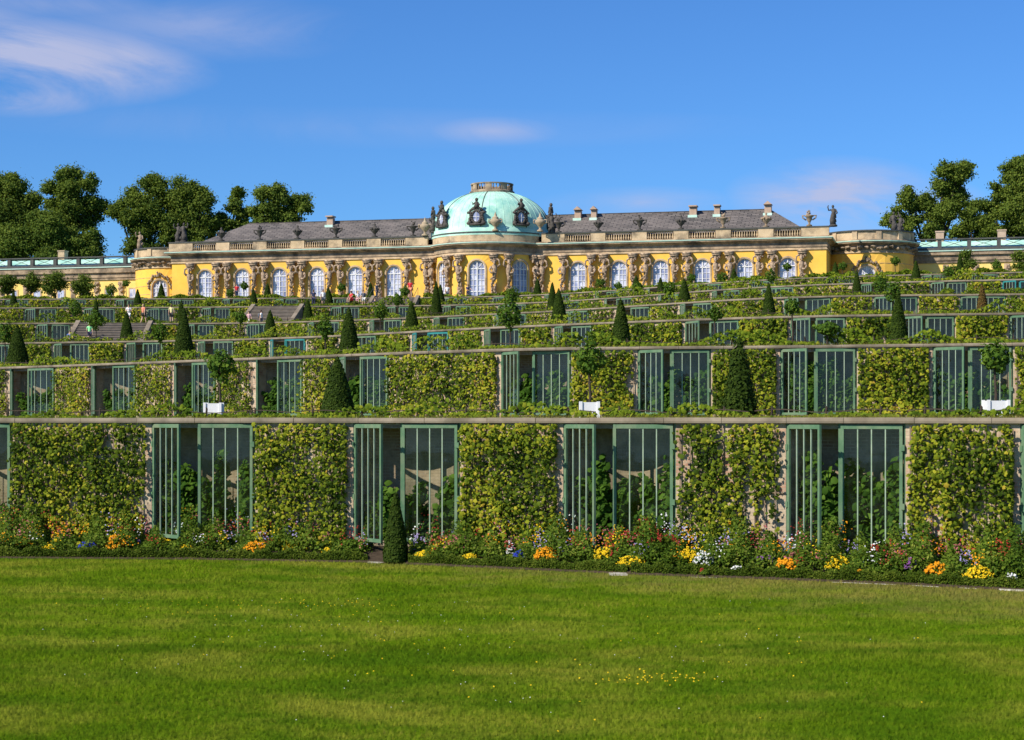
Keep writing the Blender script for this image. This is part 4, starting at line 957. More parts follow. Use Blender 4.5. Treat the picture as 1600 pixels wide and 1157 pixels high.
YC = [ # px, top, terrace (ledge index), metres behind its ledge, half width px, label
 (527, 560, 1, 2.6, 27, 'broad dark yew cone on the lowest ledge, left of centre'), (1155, 530, 1, 2.6, 25, 'tall shaggy yew cone on the lowest ledge, right of centre'),
 (27, 508, 2, 3, 16, 'yew cone on the second ledge at the left photo edge'), (287, 482, 2, 3, 15, 'tall yew cone on the second ledge below the left stairs'), (545, 482, 2, 3, 15, 'yew cone on the second ledge above the broad lowest one'), (970, 467, 2, 3, 14, 'tall slim yew cone on the second ledge right of centre'), (1403, 458, 2, 3, 14, 'tall yew cone on the second ledge near the right edge'),
 (198, 488, 3, 3, 10, 'yew cone on the third ledge in front of the lower stairs'), (422, 485, 3, 3, 10, 'yew cone on the third ledge below the middle stairs'), (643, 471, 3, 3, 11, 'yew cone on the third ledge below the upper stairs'), (873, 452, 3, 3, 12, 'yew cone on the third ledge right of the dome, front one of two'), (1201, 444, 3, 3, 10, 'dark yew cone on the third ledge right of centre'), (1534.6, 445, 3, 3, 8.5, 'brown withered yew cone on the third ledge'),
 (283, 470, 4, 3, 7, 'small yew cone on the fourth ledge right of the lower stairs'), (481, 468, 4, 3, 8, 'small yew cone on the fourth ledge right of the middle stairs'), (681.5, 440, 4, 3, 8.5, 'yew cone on the fourth ledge under the left bow window'), (863, 442, 4, 3, 8, 'yew cone on the fourth ledge right of the dome, back one of two'), (1069, 436, 4, 3, 9.5, 'yew cone on the fourth ledge before the right facade'), (1305, 410, 6, 3, 6.5, 'yew cone at the right end of the palace front'), (1338.6, 424, 4, 3, 7.5, 'yew cone in front of the right pavilion window'), (150, 466, 4, 3, 5.5, 'small yew cone on the fourth ledge near the woman in green'),
 (21, 457, 5, 2, 6.5, 'small yew cone on the fifth ledge at the left photo edge'), (215, 453, 5, 2, 6.5, 'small yew cone on the fifth ledge below the left pavilion'), (396, 452, 5, 2, 6.5, 'small yew cone on the fifth ledge below the left facade'), (513, 450, 5, 2, 7.5, 'small yew cone on the fifth ledge left of the upper stairs'), (688, 445, 5, 2, 7, 'small yew cone on the fifth ledge right of the upper stairs'), (1032, 434, 5, 2, 6, 'small yew cone on the fifth ledge before the right facade windows'), (1431, 408, 5, 2, 7.5, 'yew cone on the fifth ledge where palace and right wing meet'),
 (252, 443, 6, 3, 6, 'small yew cone before the left pavilion window'), (418, 443, 6, 3, 6, 'small yew cone before the left facade, third window'), (579, 442.6, 6, 3, 5.5, 'small yew cone left of the man at the top stairs'), (839.6, 436, 6, 3, 6.5, 'small yew cone before the right bow window'), (994, 431, 6, 3, 6.5, 'small yew cone behind the potted tree, right facade'), (1146.6, 420, 6, 3, 6.5, 'small yew cone before the right facade, fourth window'), (1500, 396, 6, 3, 6, 'yew cone before the right wing'),]
for px, yt, k, back, hw, lab in YC: yew(px, yt, depth(k, px)+back, ZL[k]-.04, hw, lab, 'yewbrown' if px == 1534.6 else 'yew', 1.0 if px == 1155 else .15)
p = bedpt(618, .15); yew(618, 771, p.y, .02, 20, 'smooth dark yew cone in the flower bed gap at lawn level')

# ------------------------------------------------------------------ vines on the walls between the doors
def vine(k, a, b, idx, dens=1.0, sparse=0.0, top=1.0, trailing=True):
    pm = F/depth(k, (a+b)/2); W = (b-a)/pm; zb = ZL[k-1]+(.15 if k > 1 else .0); zt = ZL[k]-.12; H = zt-zb
    if W < .5: return
    leaf = {1: .085, 2: .11, 3: .14, 4: .17, 5: .19, 6: .22}[k]
    n = int(dens*W*H*(3.6 if k == 1 else 4.3 if k == 2 else 5.2)/(leaf*leaf))
    u = rng.uniform(-.04, 1.04, n); v = rng.uniform(0, 1.0, n)
    # patchy cover from a few smooth bumps and vertical shoots
    nb = max(4, int(W*1.6)); f = np.full(n, .0)
    for _ in range(nb*3):
        cu, cv = rng.uniform(0, 1), rng.uniform(0, 1); su, sv = rng.uniform(.25, .6)/W, rng.uniform(.3, .9)/H; f += rng.choice([-.55, .55])*np.exp(-((u-cu)/su)**2-((v-cv)/sv)**2)
    shoots = rng.uniform(.02, .98, max(3, int(W*2.4)))
    dd = np.min(np.abs(u[:, None]-shoots[None])*W, axis=1); f += .8*np.exp(-(dd/.16)**2)-.1
    edge = np.minimum(u, 1-u)*W; f -= .55*np.exp(-(edge/.10)**2)
    f += np.exp(-(v*H/.4)**2)*.8
    keep = f > (-.42+sparse+rng.normal(0, .22, n)); u, v, f = u[keep], v[keep], f[keep]; n = len(u)
    P = np.zeros((n, 3)); Nn = np.zeros((n, 3))
    gx = np.linspace(a, b, 12); gp = [frame(k, x) for x in gx]
    X = a+(b-a)*u
    px_ = np.interp(X, gx, [g[0].x for g in gp]); py_ = np.interp(X, gx, [g[0].y for g in gp]); nx = np.interp(X, gx, [g[2].x for g in gp]); ny = np.interp(X, gx, [g[2].y for g in gp])
    out = .05+np.abs(rng.normal(0, .15, n))*(1+.8*np.clip(f, 0, 1.5)); out += .18*np.exp(-(v*H/.35)**2)
    P[:, 0] = px_+nx*out; P[:, 1] = py_+ny*out; P[:, 2] = zb+v*H*.985
    Nn[:, 0] = nx; Nn[:, 1] = ny; Nn[:, 2] = .45; Nn += rdir(n)*.8
    sh = rng.normal(0, 1, 5); tt = np.clip((.43 if k == 1 else .46)+.13*np.sin(u*W*2.3+sh[0])+.10*np.sin(v*H*2.1+sh[1]+u*2)+rng.normal(0, .23, n)+(.07 if idx % 2 else 0)+.05*sh[2], 0, 1)
    mid = offs(k, (a+b)/2, .1, zb)
    return P, Nn, rng.uniform(.5, 1.0, n)**1.0*(1+.6*rng.uniform(0, 1, n)**3)*leaf*1.15, tt, mid, zb, zt, W, shoots
def build_vine(k, a, b, idx, label, **kw):
    r = vine(k, a, b, idx, **kw)
    if r is None: return
    P, Nn, S_, T, mid, zb, zt, W, shoots = r
    t = empty('grapevine', mid, 0, label, 'grapevine', f"grapevines on the {TIER[k]} terrace wall"); P = P-np.array(mid)
    leafmesh('foliage', P, Nn, S_, T, LEAF_VINE if k == 1 else (LEAF_HEX if k < 4 else LEAF_QUAD), M['vine'], t)
    st = MB()
    for s_ in (shoots if k < 3 else shoots[:3]):
        x = a+(b-a)*s_; pts = []
        for i in range(7):
            xx = min(b, max(a, x+random.uniform(-.08, .08)*F/depth(k, x))); q = offs(k, xx, .07, zb-.1+(zt-zb)*i/6)-mid; pts.append(q)
        st.tube(pts, [.03, .026, .022, .02, .016, .012, .006], 5)
    st.build('stem', M['bark'], t)
# sparse amounts per first-row panel as in the photo: (left..right)
SP1 = {0: -.2, 1: -.2, 2: -.25, 3: -.3, 4: -.08, 5: .12, 6: .1, 7: .1}
for k in range(1, 7):
    i = 0
    vis = [(a, b) for a, b in PANELS[k] if b > -160 and a < (1990 if k == 1 else 1760)]
    for a, b in vis:
        lo, hi = a, b
        if hi-lo > 500: hi = lo+400
        if b-a < 5: continue
        side = [n for n in NI[k] if abs(n[1]-a) < 2]
        nm = ORD[min(i, 23)]
        lab = f"yellow-green grapevine on the {TIER[k]} terrace wall, {nm} panel from the left"
        sp = SP1.get(i, 0) if k == 1 else random.uniform(-.8, -.4) if k == 2 else random.uniform(-1.0, -.5)
        pmm = F/depth(k, (a+b)/2)
        build_vine(k, max(a, -150)+.10*pmm, min(b, 2000 if k == 1 else 1750)-.16*pmm, i, lab, sparse=sp); i += 1
# low espalier rows along the front of each terrace (they hide the feet of the doors above)
def espalier(k, a, b, hmax, label, dens=1.0, back=.75, gaps=0.3):
    pm = F/depth(k, (a+b)/2); W = (b-a)/pm; leaf = {1: .11, 2: .14, 3: .16, 4: .18, 5: .2}[k]; n = int(dens*W*hmax*(4.2 if k > 1 else 3.0)/(leaf*leaf))
    u = rng.uniform(0, 1, n); h = np.full(n, .30)
    for _ in range(int(W*.8)+2):
        cu = rng.uniform(0, 1); su = rng.uniform(.3, .9)/W; h += rng.uniform(-.35, .95)*np.exp(-((u-cu)/su)**2)
    h = np.clip(h, .08, 1.25)*hmax; z = rng.uniform(0, 1, n)**.8*h
    X = a+(b-a)*u; gx = np.linspace(a, b, 14); gp = [frame(k, x) for x in gx]; o = -back+rng.normal(0, .16, n)
    nx = np.interp(X, gx, [g[2].x for g in gp]); ny = np.interp(X, gx, [g[2].y for g in gp])
    P = np.stack([np.interp(X, gx, [g[0].x for g in gp])+nx*o, np.interp(X, gx, [g[0].y for g in gp])+ny*o, ZL[k]-.02+z], 1)
    Nn = np.stack([nx*.8, ny*.8, np.full(n, .5)], 1)+rdir(n)*.7
    mid = offs(k, (a+b)/2, -back, ZL[k]-.02); t = empty('espalier_vine', mid, 0, label, 'espalier', f"low espalier vines along the {TIER[k]} ledge")
    leafmesh('foliage', P-np.array(mid), Nn, rng.uniform(.65, 1.25, n)*leaf, np.clip(rng.normal(.45 if k == 1 else .52, .24, n)+.1*math.sin(a), 0, 1), LEAF_HEX if k < 3 else LEAF_QUAD, M['vine2'], t)
    st = MB(); x = a+.4*pm
    while x < b-.3*pm:
        q = offs(k, x, -back, ZL[k]-.05)-mid; st.tube([q, q+Vector((.03, 0, .3)), q+Vector((.0, 0, hmax*.8))], [.035, .03, .015], 5); x += 1.3*pm
    P_, N_ = path_pts(k, a, b, -back); st.tube([(q[0]-mid.x, q[1]-mid.y, hmax*.45+.04*math.sin(i_)) for i_, q in enumerate(P_)], .018, 4)
    st.build('stem', M['bark'], t)
for k, hm, seg in ((1, .42, 240), (2, .50, 220), (3, .6, 210), (4, .65, 220), (5, .75, 230)):
    x = -40; i = 0
    while x < 1640:
        e_ = x+seg
        if k+1 in STAIR: pass
        espalier(k, x+6, e_-4, hm, f"low leafy espalier row on the {TIER[k]} ledge, {ORD[i]} stretch from the left"); x = e_; i += 1
x = -40; i = 0
while x < 1480:                      # hedge-like vines at the foot of the palace
    W_ = 250; k = 6
    pm = F/depth(6, x+W_/2); n = 5000; X = rng.uniform(x, x+W_, n); zt_ = .26+.16*np.sin(X*.05)+.1*np.sin(X*.21)
    gx = np.linspace(x, x+W_, 14); gp = [frame(6, q) for q in gx]; o = -1.2+rng.normal(0, .3, n); nx = np.interp(X, gx, [g[2].x for g in gp]); ny = np.interp(X, gx, [g[2].y for g in gp])
    keep = ~((X > STAIR[6][0]-4) & (X < STAIR[6][1]+4)); P = np.stack([np.interp(X, gx, [g[0].x for g in gp])+nx*o, np.interp(X, gx, [g[0].y for g in gp])+ny*o, ZL[6]-.02+rng.uniform(0, 1, n)*zt_], 1)[keep]
    mid = offs(6, x+W_/2, -1.2, ZL[6]-.02); t = empty('espalier_vine', mid, 0, f"low green planting along the top ledge before the palace, {ORD[i]} stretch from the left", 'espalier', 'low planting along the top ledge')
    leafmesh('foliage', P-np.array(mid), rdir(len(P))+np.array([0, -.6, .5]), rng.uniform(.15, .28, len(P)), np.clip(rng.normal(.5, .2, len(P)), 0, 1), LEAF_QUAD, M['vine2'], t); x += W_; i += 1

# ------------------------------------------------------------------ fig bushes in the niches
def fig(k, a, b, hfrac, lab, dens=1.0):
    pa, ta, na = frame(k, a); pb, tb, n2 = frame(k, b); nm = (na+n2).normalized(); W = (pb-pa).length
    zb = ZL[k-1]+.1 if k > 1 else .48; H = (ZL[k]-.4-zb)*hfrac; mid = (pa+pb)/2-nm*.42; mid.z = zb
    t = empty('fig_bush', mid, 0, lab, 'fig bush', f"fig bushes inside the {TIER[k]} row of niches"); leaf = .17 if k < 3 else .22
    P = []; Nn = []; st = MB()
    ns = 11
    for j in range(ns):
        bx = (j+.5)/ns*W*.84-W*.42+random.uniform(-.1, .1); hh = H*random.uniform(.55, 1.0); tx = bx*1.0+random.uniform(-.25, .25); tx = max(-W*.44, min(W*.44, tx))
        pts = []
        tdir = (pb-pa).normalized()
        for i in range(6):
            f = i/5; q = tdir*(bx+(tx-bx)*f)+nm*(random.uniform(-.2, .2)); q.z = hh*f; pts.append(q)
        st.tube(pts, [.025, .022, .018, .015, .012, .006], 5)
        n = int(dens*hh*26/leaf*.62*(1 if k < 3 else .8)); f = rng.uniform(.02, 1, n); base = np.array([[p.x, p.y, p.z] for p in pts]); 
        pp = np.stack([np.interp(f, np.linspace(0, 1, 6), base[:, c]) for c in range(3)], 1)+rdir(n)*rng.uniform(.05, .24, (n, 1)); P.append(pp); Nn.append(rdir(n)*.6+np.array([-.2, -.5, .6]))
    P = np.concatenate(P); n = len(P)
    leafmesh('foliage', P, np.concatenate(Nn), rng.uniform(.7, 1.35, n)*leaf, np.clip(rng.normal(.5, .22, n), 0, 1), LEAF_HEX if k < 3 else LEAF_QUAD, M['fig'], t); st.build('stem', M['bark'], t)
HF = {(1, 1): .8, (1, 2): .58, (1, 3): .82, (1, 4): .88, (2, 2): .62, (2, 3): .6, (2, 4): .66, (2, 5): .8, (2, 6): .75, (2, 7): .8, (2, 8): .9, (2, 9): 1.0, (2, 10): .75}
for k in (1, 2, 3, 4):
    j = 0
    for i, (a, b) in enumerate(NI[k]):
        if b < -5 or a > 1602: continue
        h = HF.get((k, i), random.choice([.35, .5, .65, .75])); fig(k, a, b, h, f"dark fig bush inside the {ORD[j]} niche from the left, {TIER[k]} terrace wall", 1.15 if k < 3 else 1.0); j += 1

# ------------------------------------------------------------------ small standard trees, some in white tubs
def std_tree(px, yc, r_px, k, back, label, box=None, mat='stree', shape=1.0):
    D = depth(k, px)+back; s = D/F; zg = ZL[k]-.03; base = wp(px, HOR, D); base.z = zg; zc = EYE+(HOR-yc)*s-zg; r = r_px*s
    t = empty('standard_tree', base, 0, label, 'small tree', 'small standard trees on the terraces'); zc = max(zc, r*.9+.2)
    b = MB(); b.tube([(0, 0, 0), (.02, 0, zc*.4), (-.01, 0, zc*.75), (0, 0, zc)], [.045, .035, .03, .02], 6)
    for q in range(6): d = Vector(rdir(1)[0]); d.z = abs(d.z); b.tube([(0, 0, zc-r*.5), tuple(Vector((0, 0, zc-r*.2))+d*r*.7)], [.02, .006], 4)
    b.build('trunk', M['bark'], t)
    leaf = .10 if k < 2 else max(.11, 1.2*s); n = int(min(2600, 30*r*r/(leaf*leaf)+60)); d = rdir(n); rad = r*rng.uniform(.35, 1, (n, 1))**.6; bump_ = 1+.22*np.sin(d[:, :1]*5+d[:, 2:]*4+px)
    P = np.array([0, 0, zc])+d*rad*bump_*np.array([1, 1, .9*shape]); leafmesh('crown', P, d*.6+rdir(n)*.6+np.array([0, 0, .3]), rng.uniform(.6, 1.3, n)*leaf, np.clip(rng.normal(.5, .2, n), 0, 1), LEAF_HEX, M[mat], t)
for px, yc, r, k, back, lab, sh in (
  (343, 572, 23, 1, 2.4, 'small standard tree in a white tub on the lowest ledge, left', 1.2), (921, 562, 24, 1, 2.4, 'leafy standard tree in a white tub on the lowest ledge, centre', 1.3), (1555, 558, 25, 1, 2.4, 'leafy standard tree in a white tub on the lowest ledge, right', 1.1),
  (8, 520, 12, 2, 2.5, 'small tree on the second ledge at the left photo edge', 1.6), (250, 518, 13, 2, 3, 'small tree on the second ledge left of the tall yew', 1.4), (508, 512, 13, 2, 3, 'small tree on the second ledge left of the middle yew', 1.5), (797, 490, 19, 2, 3, 'small bushy tree on the second ledge below the dome', 1.5), (1238, 478, 12, 2, 3, 'small tree on the second ledge right of centre', 1.2), (1292, 527, 21, 2, .5, 'low spreading bush draped at the second ledge, right of centre', .55),
  (150, 500, 14, 3, 3, 'small tree beside the woman on the lower stairs', 1.2), (594, 487, 12, 3, 3, 'small tree on the third ledge below the upper stairs', 1.2), (1396, 455, 13, 3, 3, 'small tree on the third ledge behind the right tall yew', 1.4), (1117, 490, 11, 2, 5, 'small tree behind the second ledge right of centre', 1.2), (800, 462, 11, 4, 3, 'small tree on the fourth ledge below the dome', 1.3), (375, 495, 10, 3, 3, 'small tree on the third ledge left of the middle stairs', 1.2),
  (622, 468, 9, 4, 3, 'small tree before the upper stairs', 1.2), (632, 456, 8, 5, 2, 'small round tree beside the upper stairs railing', 1.1), (1046, 452, 11, 4, 3, 'small tree on the fourth ledge before the right facade', 1.1), (996, 449, 8, 5, 2, 'small tree on the fifth ledge before the right facade', 1.1), (1204, 432, 9, 5, 2, 'tall small tree before the fifth right window', 1.4), (1376, 445, 12, 4, 3, 'small tree below the right round pavilion', 1.3), (1485, 425, 12, 5, 2.5, 'round small tree before the right wing', 1.0),(118, 482, 10, 4, 3, 'small tree on the fourth ledge far left', 1.5), (173, 454, 9, 5, 2, 'small bushy tree below the left pavilion', 1.2),
  (197, 443, 6, 6, 2.5, 'tiny standard tree before the left wing', 1), (360, 458, 7, 6, 1.5, 'small bush left of the red-shirted man', 1), (381.5, 447, 7, 6, 3, 'tiny standard tree before the second left window', 1), (534, 449, 7, 6, 3, 'tiny standard tree before the left facade', 1), (938, 443, 8, 6, 3, 'tiny standard tree between the first two right windows', 1), (966, 447, 7, 6, 3, 'tiny standard tree before the second right window', 1), (1081, 434, 7, 6, 3, 'tiny standard tree right of the third right window', 1), (1128, 436, 9, 6, 3, 'tiny standard tree before the fourth right window', 1), (1230, 417, 7, 6, 3, 'tiny standard tree before the sixth right window', 1), (1316, 416, 7, 6, 3, 'tiny standard tree beside the yew at the right pavilion', 1), (1398.5, 408, 8, 6, 3, 'tiny standard tree on the right side of the right pavilion', 1), (1557, 415, 8, 6, 3, 'small tree before the right wing, middle', 1.3)):
    std_tree(px, yc, r, k, back, lab, shape=sh)
for px, w_, lab in ((334, .44, 'left'), (921, .46, 'centre'), (1556, .48, 'right')):
    p = wp(px, HOR, depth(1, px)+2.4); p.z = ZL[1]-.03; t = empty('planter_tub', p, 0, f"white square wooden planter tub on the lowest ledge, {lab}", 'planter', 'white planter tubs'); h = .44
    b = MB()
    for x0, x1, y0, y1 in ((-w_/2, w_/2, -w_/2, -w_/2+.03), (-w_/2, w_/2, w_/2-.03, w_/2), (-w_/2, -w_/2+.03, -w_/2+.03, w_/2-.03), (w_/2-.03, w_/2, -w_/2+.03, w_/2-.03)): b.box(x0, x1, y0, y1, .06, h)
    b.build('tub_panel', M['whitepaint'], t); b = MB()
    for sx in (-1, 1):
        for sy in (-1, 1): b = MB(); b.box(sx*w_/2-.035, sx*w_/2+.035, sy*w_/2-.035, sy*w_/2+.035, 0, h+.02); b.build('corner_post', M['whitepaint'], t)
    b = MB(); b.box(-w_/2+.035, w_/2-.035, -w_/2+.035, w_/2-.035, .08, h-.04); b.build('soil', M['soil'], t)

# ------------------------------------------------------------------ stairs on the axis
for k, lab in ((4, 'lower flight of stone stairs with sloping side walls, left'), (5, 'middle flight of stone stairs left of centre'), (6, 'upper flight of stone stairs before the palace')):
    a, b = STAIR[k]; pa = cur(k, a); pb = cur(k, b); t = (pb-pa).normalized(); nm = Vector((t.y, -t.x, 0)); W = (pb-pa).length; z1 = ZL[k]; z0 = ZL[k-1]-.03; H = z1-z0; n = 17; run = 5.2
    root = empty('stone_stairs', Vector((pa.x, pa.y, z0)), math.atan2(t.y, t.x), lab, 'stairs', 'flights of stairs on the axis')
    s_ = MB()
    for i in range(n): s_.box(.35, W-.35, -run+run*i/n, 1.2, H*i/n, H*(i+1)/n-.054); s_.box(.35, W-.35, -run+run*i/n-.05, -run+run*(i+1)/n, H*(i+1)/n-.05, H*(i+1)/n-.004)
    s_.build('steps', M['step'], root)
    s_ = MB()
    for x0, x1 in ((0, .34), (W-.34, W)):
        s_ = MB()
        v = [(x0, -run-.3, 0), (x1, -run-.3, 0), (x1, 1.0, 0), (x0, 1.0, 0), (x0, -run-.3, .30), (x1, -run-.3, .30), (x1, .2, H+.22), (x0, .2, H+.22), (x1, 1.0, H+.22), (x0, 1.0, H+.22)]
        s_.add(v, [(0, 1, 5, 4), (4, 5, 6, 7), (7, 6, 8, 9), (3, 9, 8, 2), (1, 2, 8, 6, 5), (0, 4, 7, 9, 3)])
        s_.build('side_wall', M['coping'], root)
    if k == 6:
        for x0 in (.17, W-.17): s_ = MB(); s_.tube([(x0, -run, .3), (x0, -run, 1.1), (x0, .3, H+1.0), (x0, .3, H+.2)], .025, 5); s_.build('handrail', M['ledge'], root)
# ------------------------------------------------------------------ box hedge and flower bed
def hedge(a, b, lab, h=.23):
    W = bedpt(b, .25).x-bedpt(a, .25).x; n = int(W*1900); X = rng.uniform(a, b, n); off = rng.uniform(0, 1, n); side = rng.uniform(0, 1, n)
    dy = np.where(side < .55, rng.uniform(0, .06, n), rng.uniform(0, .38, n)); z = np.where(side < .55, rng.uniform(0, h, n), h-rng.uniform(0, .04, n)); z = z*(.85+.22*np.sin(X*.11+np.sin(X*.031)*2))+.02*np.sin(X*.35)+.025*rng.normal(size=n)
    D = EYE*F/(np.interp(X, EX, EYp)-HOR)+.10+dy; P = np.stack([(X-800)/F*D, D, z+.02], 1); mid = bedpt((a+b)/2, .3)
    t = empty('box_hedge', mid, 0, lab, 'hedge', 'low box hedges edging the lawn')
    leafmesh('foliage', P-np.array(mid), rdir(n)*.7+np.array([0, -.6, .6]), rng.uniform(.03, .06, n), np.clip(rng.normal(.45, .24, n)+.12*np.sin(X*.07), 0, 1), LEAF_QUAD, M['hedge'], t)
    s_ = MB(); pth = []; nr = []
    for i in range(30): q = bedpt(a+(b-a)*i/29, .30)-mid; pth.append((q.x, q.y)); nr.append((0, -1))
    s_.sweep(pth, nr, [(-.14, .02), (.14, .02), (.12, h-.04), (-.12, h-.04), (-.14, .02)]); s_.build('inner_growth', M['hedge'], t)
hedge(-110, 574, 'low clipped box hedge along the lawn, left of the gap'); hedge(638, 980, 'low clipped box hedge along the lawn, centre'); hedge(986, 2000, 'low clipped box hedge along the lawn, right')
# bedding foliage that nobody could count
n = 79000; X = rng.uniform(-110, 2000, n); o = rng.uniform(.45, 2.1, n); D = EYE*F/(np.interp(X, EX, EYp)-HOR)+o
hh = (.15+.56*(o/2.1))*(1+.5*np.sin(X*.045)+.4*np.sin(X*.131+1)); z = np.clip(hh, .1, 1.0)*rng.uniform(0, 1, n)**.6; ok = ~((X > 574) & (X < 640) & (o < 1.4))
P = np.stack([(X-800)/F*D, D, .12+.24*(o/2.3)+z], 1)[ok]
tag(leafmesh('bedding_foliage', P, rdir(len(P))*.7+np.array([0, -.4, .7]), rng.uniform(.04, .10, len(P)), np.clip(rng.normal(.55, .25, len(P)), 0, 1), LEAF_QUAD, M['bed']), kind='stuff')
def clump(kind, px, ytop, w_px, off, label, leafdens=1.0):
    p = bedpt(px, off); D = p.y; s = D/F; zg = .08+.24*(off/2.3); p.z = zg; H = max(.16, EYE+(HOR-ytop)*s-zg); W = w_px*s
    names = {'marigold': ('petal_orange', .055, LEAF_HEX), 'yellow': ('petal_yellow', .05, LEAF_HEX), 'salvia': ('petal_red', .06, LEAF_HEX), 'rose': ('petal_rose', .055, LEAF_HEX), 'blue': ('petal_blue', .05, LEAF_HEX), 'purple': ('petal_purple', .05, LEAF_HEX), 'lilac': ('petal_lilac', .05, LEAF_HEX), 'white': ('petal_white', .04, LEAF_HEX), 'green': (None, 0, None), 'grass': (None, 0, None)}
    mat, ps, tp = names[kind]
    nm = {'marigold': 'marigold_clump', 'yellow': 'yellow_daisy_clump', 'salvia': 'red_salvia', 'rose': 'rose_clump', 'blue': 'blue_flower_clump', 'purple': 'purple_flower_clump', 'lilac': 'lilac_flower_clump', 'white': 'white_flower_clump', 'green': 'leafy_shrub', 'grass': 'blade_plant'}[kind]
    t = empty(nm, p, 0, label, 'flowers' if mat else 'plant', f"{nm.replace('_', ' ')}s in the flower bed")
    if kind == 'grass':
        n = 60; th = rng.normal(0, .3, (n, 2)); P = np.stack([rng.normal(0, W*.15, n), rng.normal(0, W*.15, n), np.zeros(n)], 1); Nn = np.concatenate([th, np.ones((n, 1))], 1)
        leafmesh('foliage', P, Nn, rng.uniform(.6, 1.0, n)*H, rng.uniform(.4, .9, n), LEAF_BLADE, M['bed'], t, upright=True); return
    tall = kind in ('salvia', 'lilac', 'rose', 'purple')
    n = int(leafdens*(560 if kind == 'green' else 300)*max(1, W*H/.15)); n = min(n, 4200); d = rdir(n); d[:, 2] = np.abs(d[:, 2]); rad = rng.uniform(.15, 1, (n, 1))**.5
    bmp = 1+.25*np.sin(d[:, :1]*6+px)*np.cos(d[:, 1:2]*5)
    P = d*rad*bmp*np.array([W/2, W/2.6, H*(.82 if mat else 1.0)]); leafmesh('foliage', P, d*.6+rdir(n)*.6+np.array([0, 0, .4]), rng.uniform(.04, .10, n), np.clip(rng.normal(.42 if kind != 'green' else .36, .2, n), 0, 1), LEAF_QUAD, M['bed'], t)
    st = MB()
    for q in range(10): e_ = Vector((random.uniform(-.5, .5)*W*.8, random.uniform(-.4, .4)*W*.6, H*random.uniform(.6, .9))); st.tube([(e_.x*.3, e_.y*.3, -.04), tuple(e_)], [.008, .004], 4, False)
    st.build('stem', M['hedge'], t)
    if mat:
        if tall:
            ns = int(6+15*W); P = []; S_ = []
            for q in range(ns):
                bx, by = random.uniform(-.5, .5)*W, random.uniform(-.4, .4)*W; r2 = (bx/W*2)**2; tz = H*(1.02-.25*r2)*random.uniform(.62, 1.0); m_ = 9
                f = rng.uniform(0, 1, m_); L_ = .05+.14*min(1, H); P.append(np.stack([bx+rng.normal(0, .018, m_), by+rng.normal(0, .018, m_), tz-L_*f], 1))
            P = np.concatenate(P)
        else:
            nf = int(16+50*W*W/.12); nf = min(nf, 90); d = rdir(nf); d[:, 2] = np.abs(d[:, 2])*.8+.25; d[:, 1] = -np.abs(d[:, 1])*.8; d /= np.linalg.norm(d, axis=1, keepdims=True)
            c = d*rng.uniform(.75, 1.05, (nf, 1))*np.array([W/2, W/2.4, H*.98]); P = np.repeat(c, 5, 0)+rng.normal(0, ps*.28, (nf*5, 3))
        Nn = rdir(len(P))*.45+np.array([-.1, -.65, .6]); leafmesh('blossoms', P, Nn, rng.uniform(.7, 1.25, len(P))*ps*(.62 if tall else .72), rng.uniform(.2, 1, len(P)), LEAF_HEX, M[mat], t)
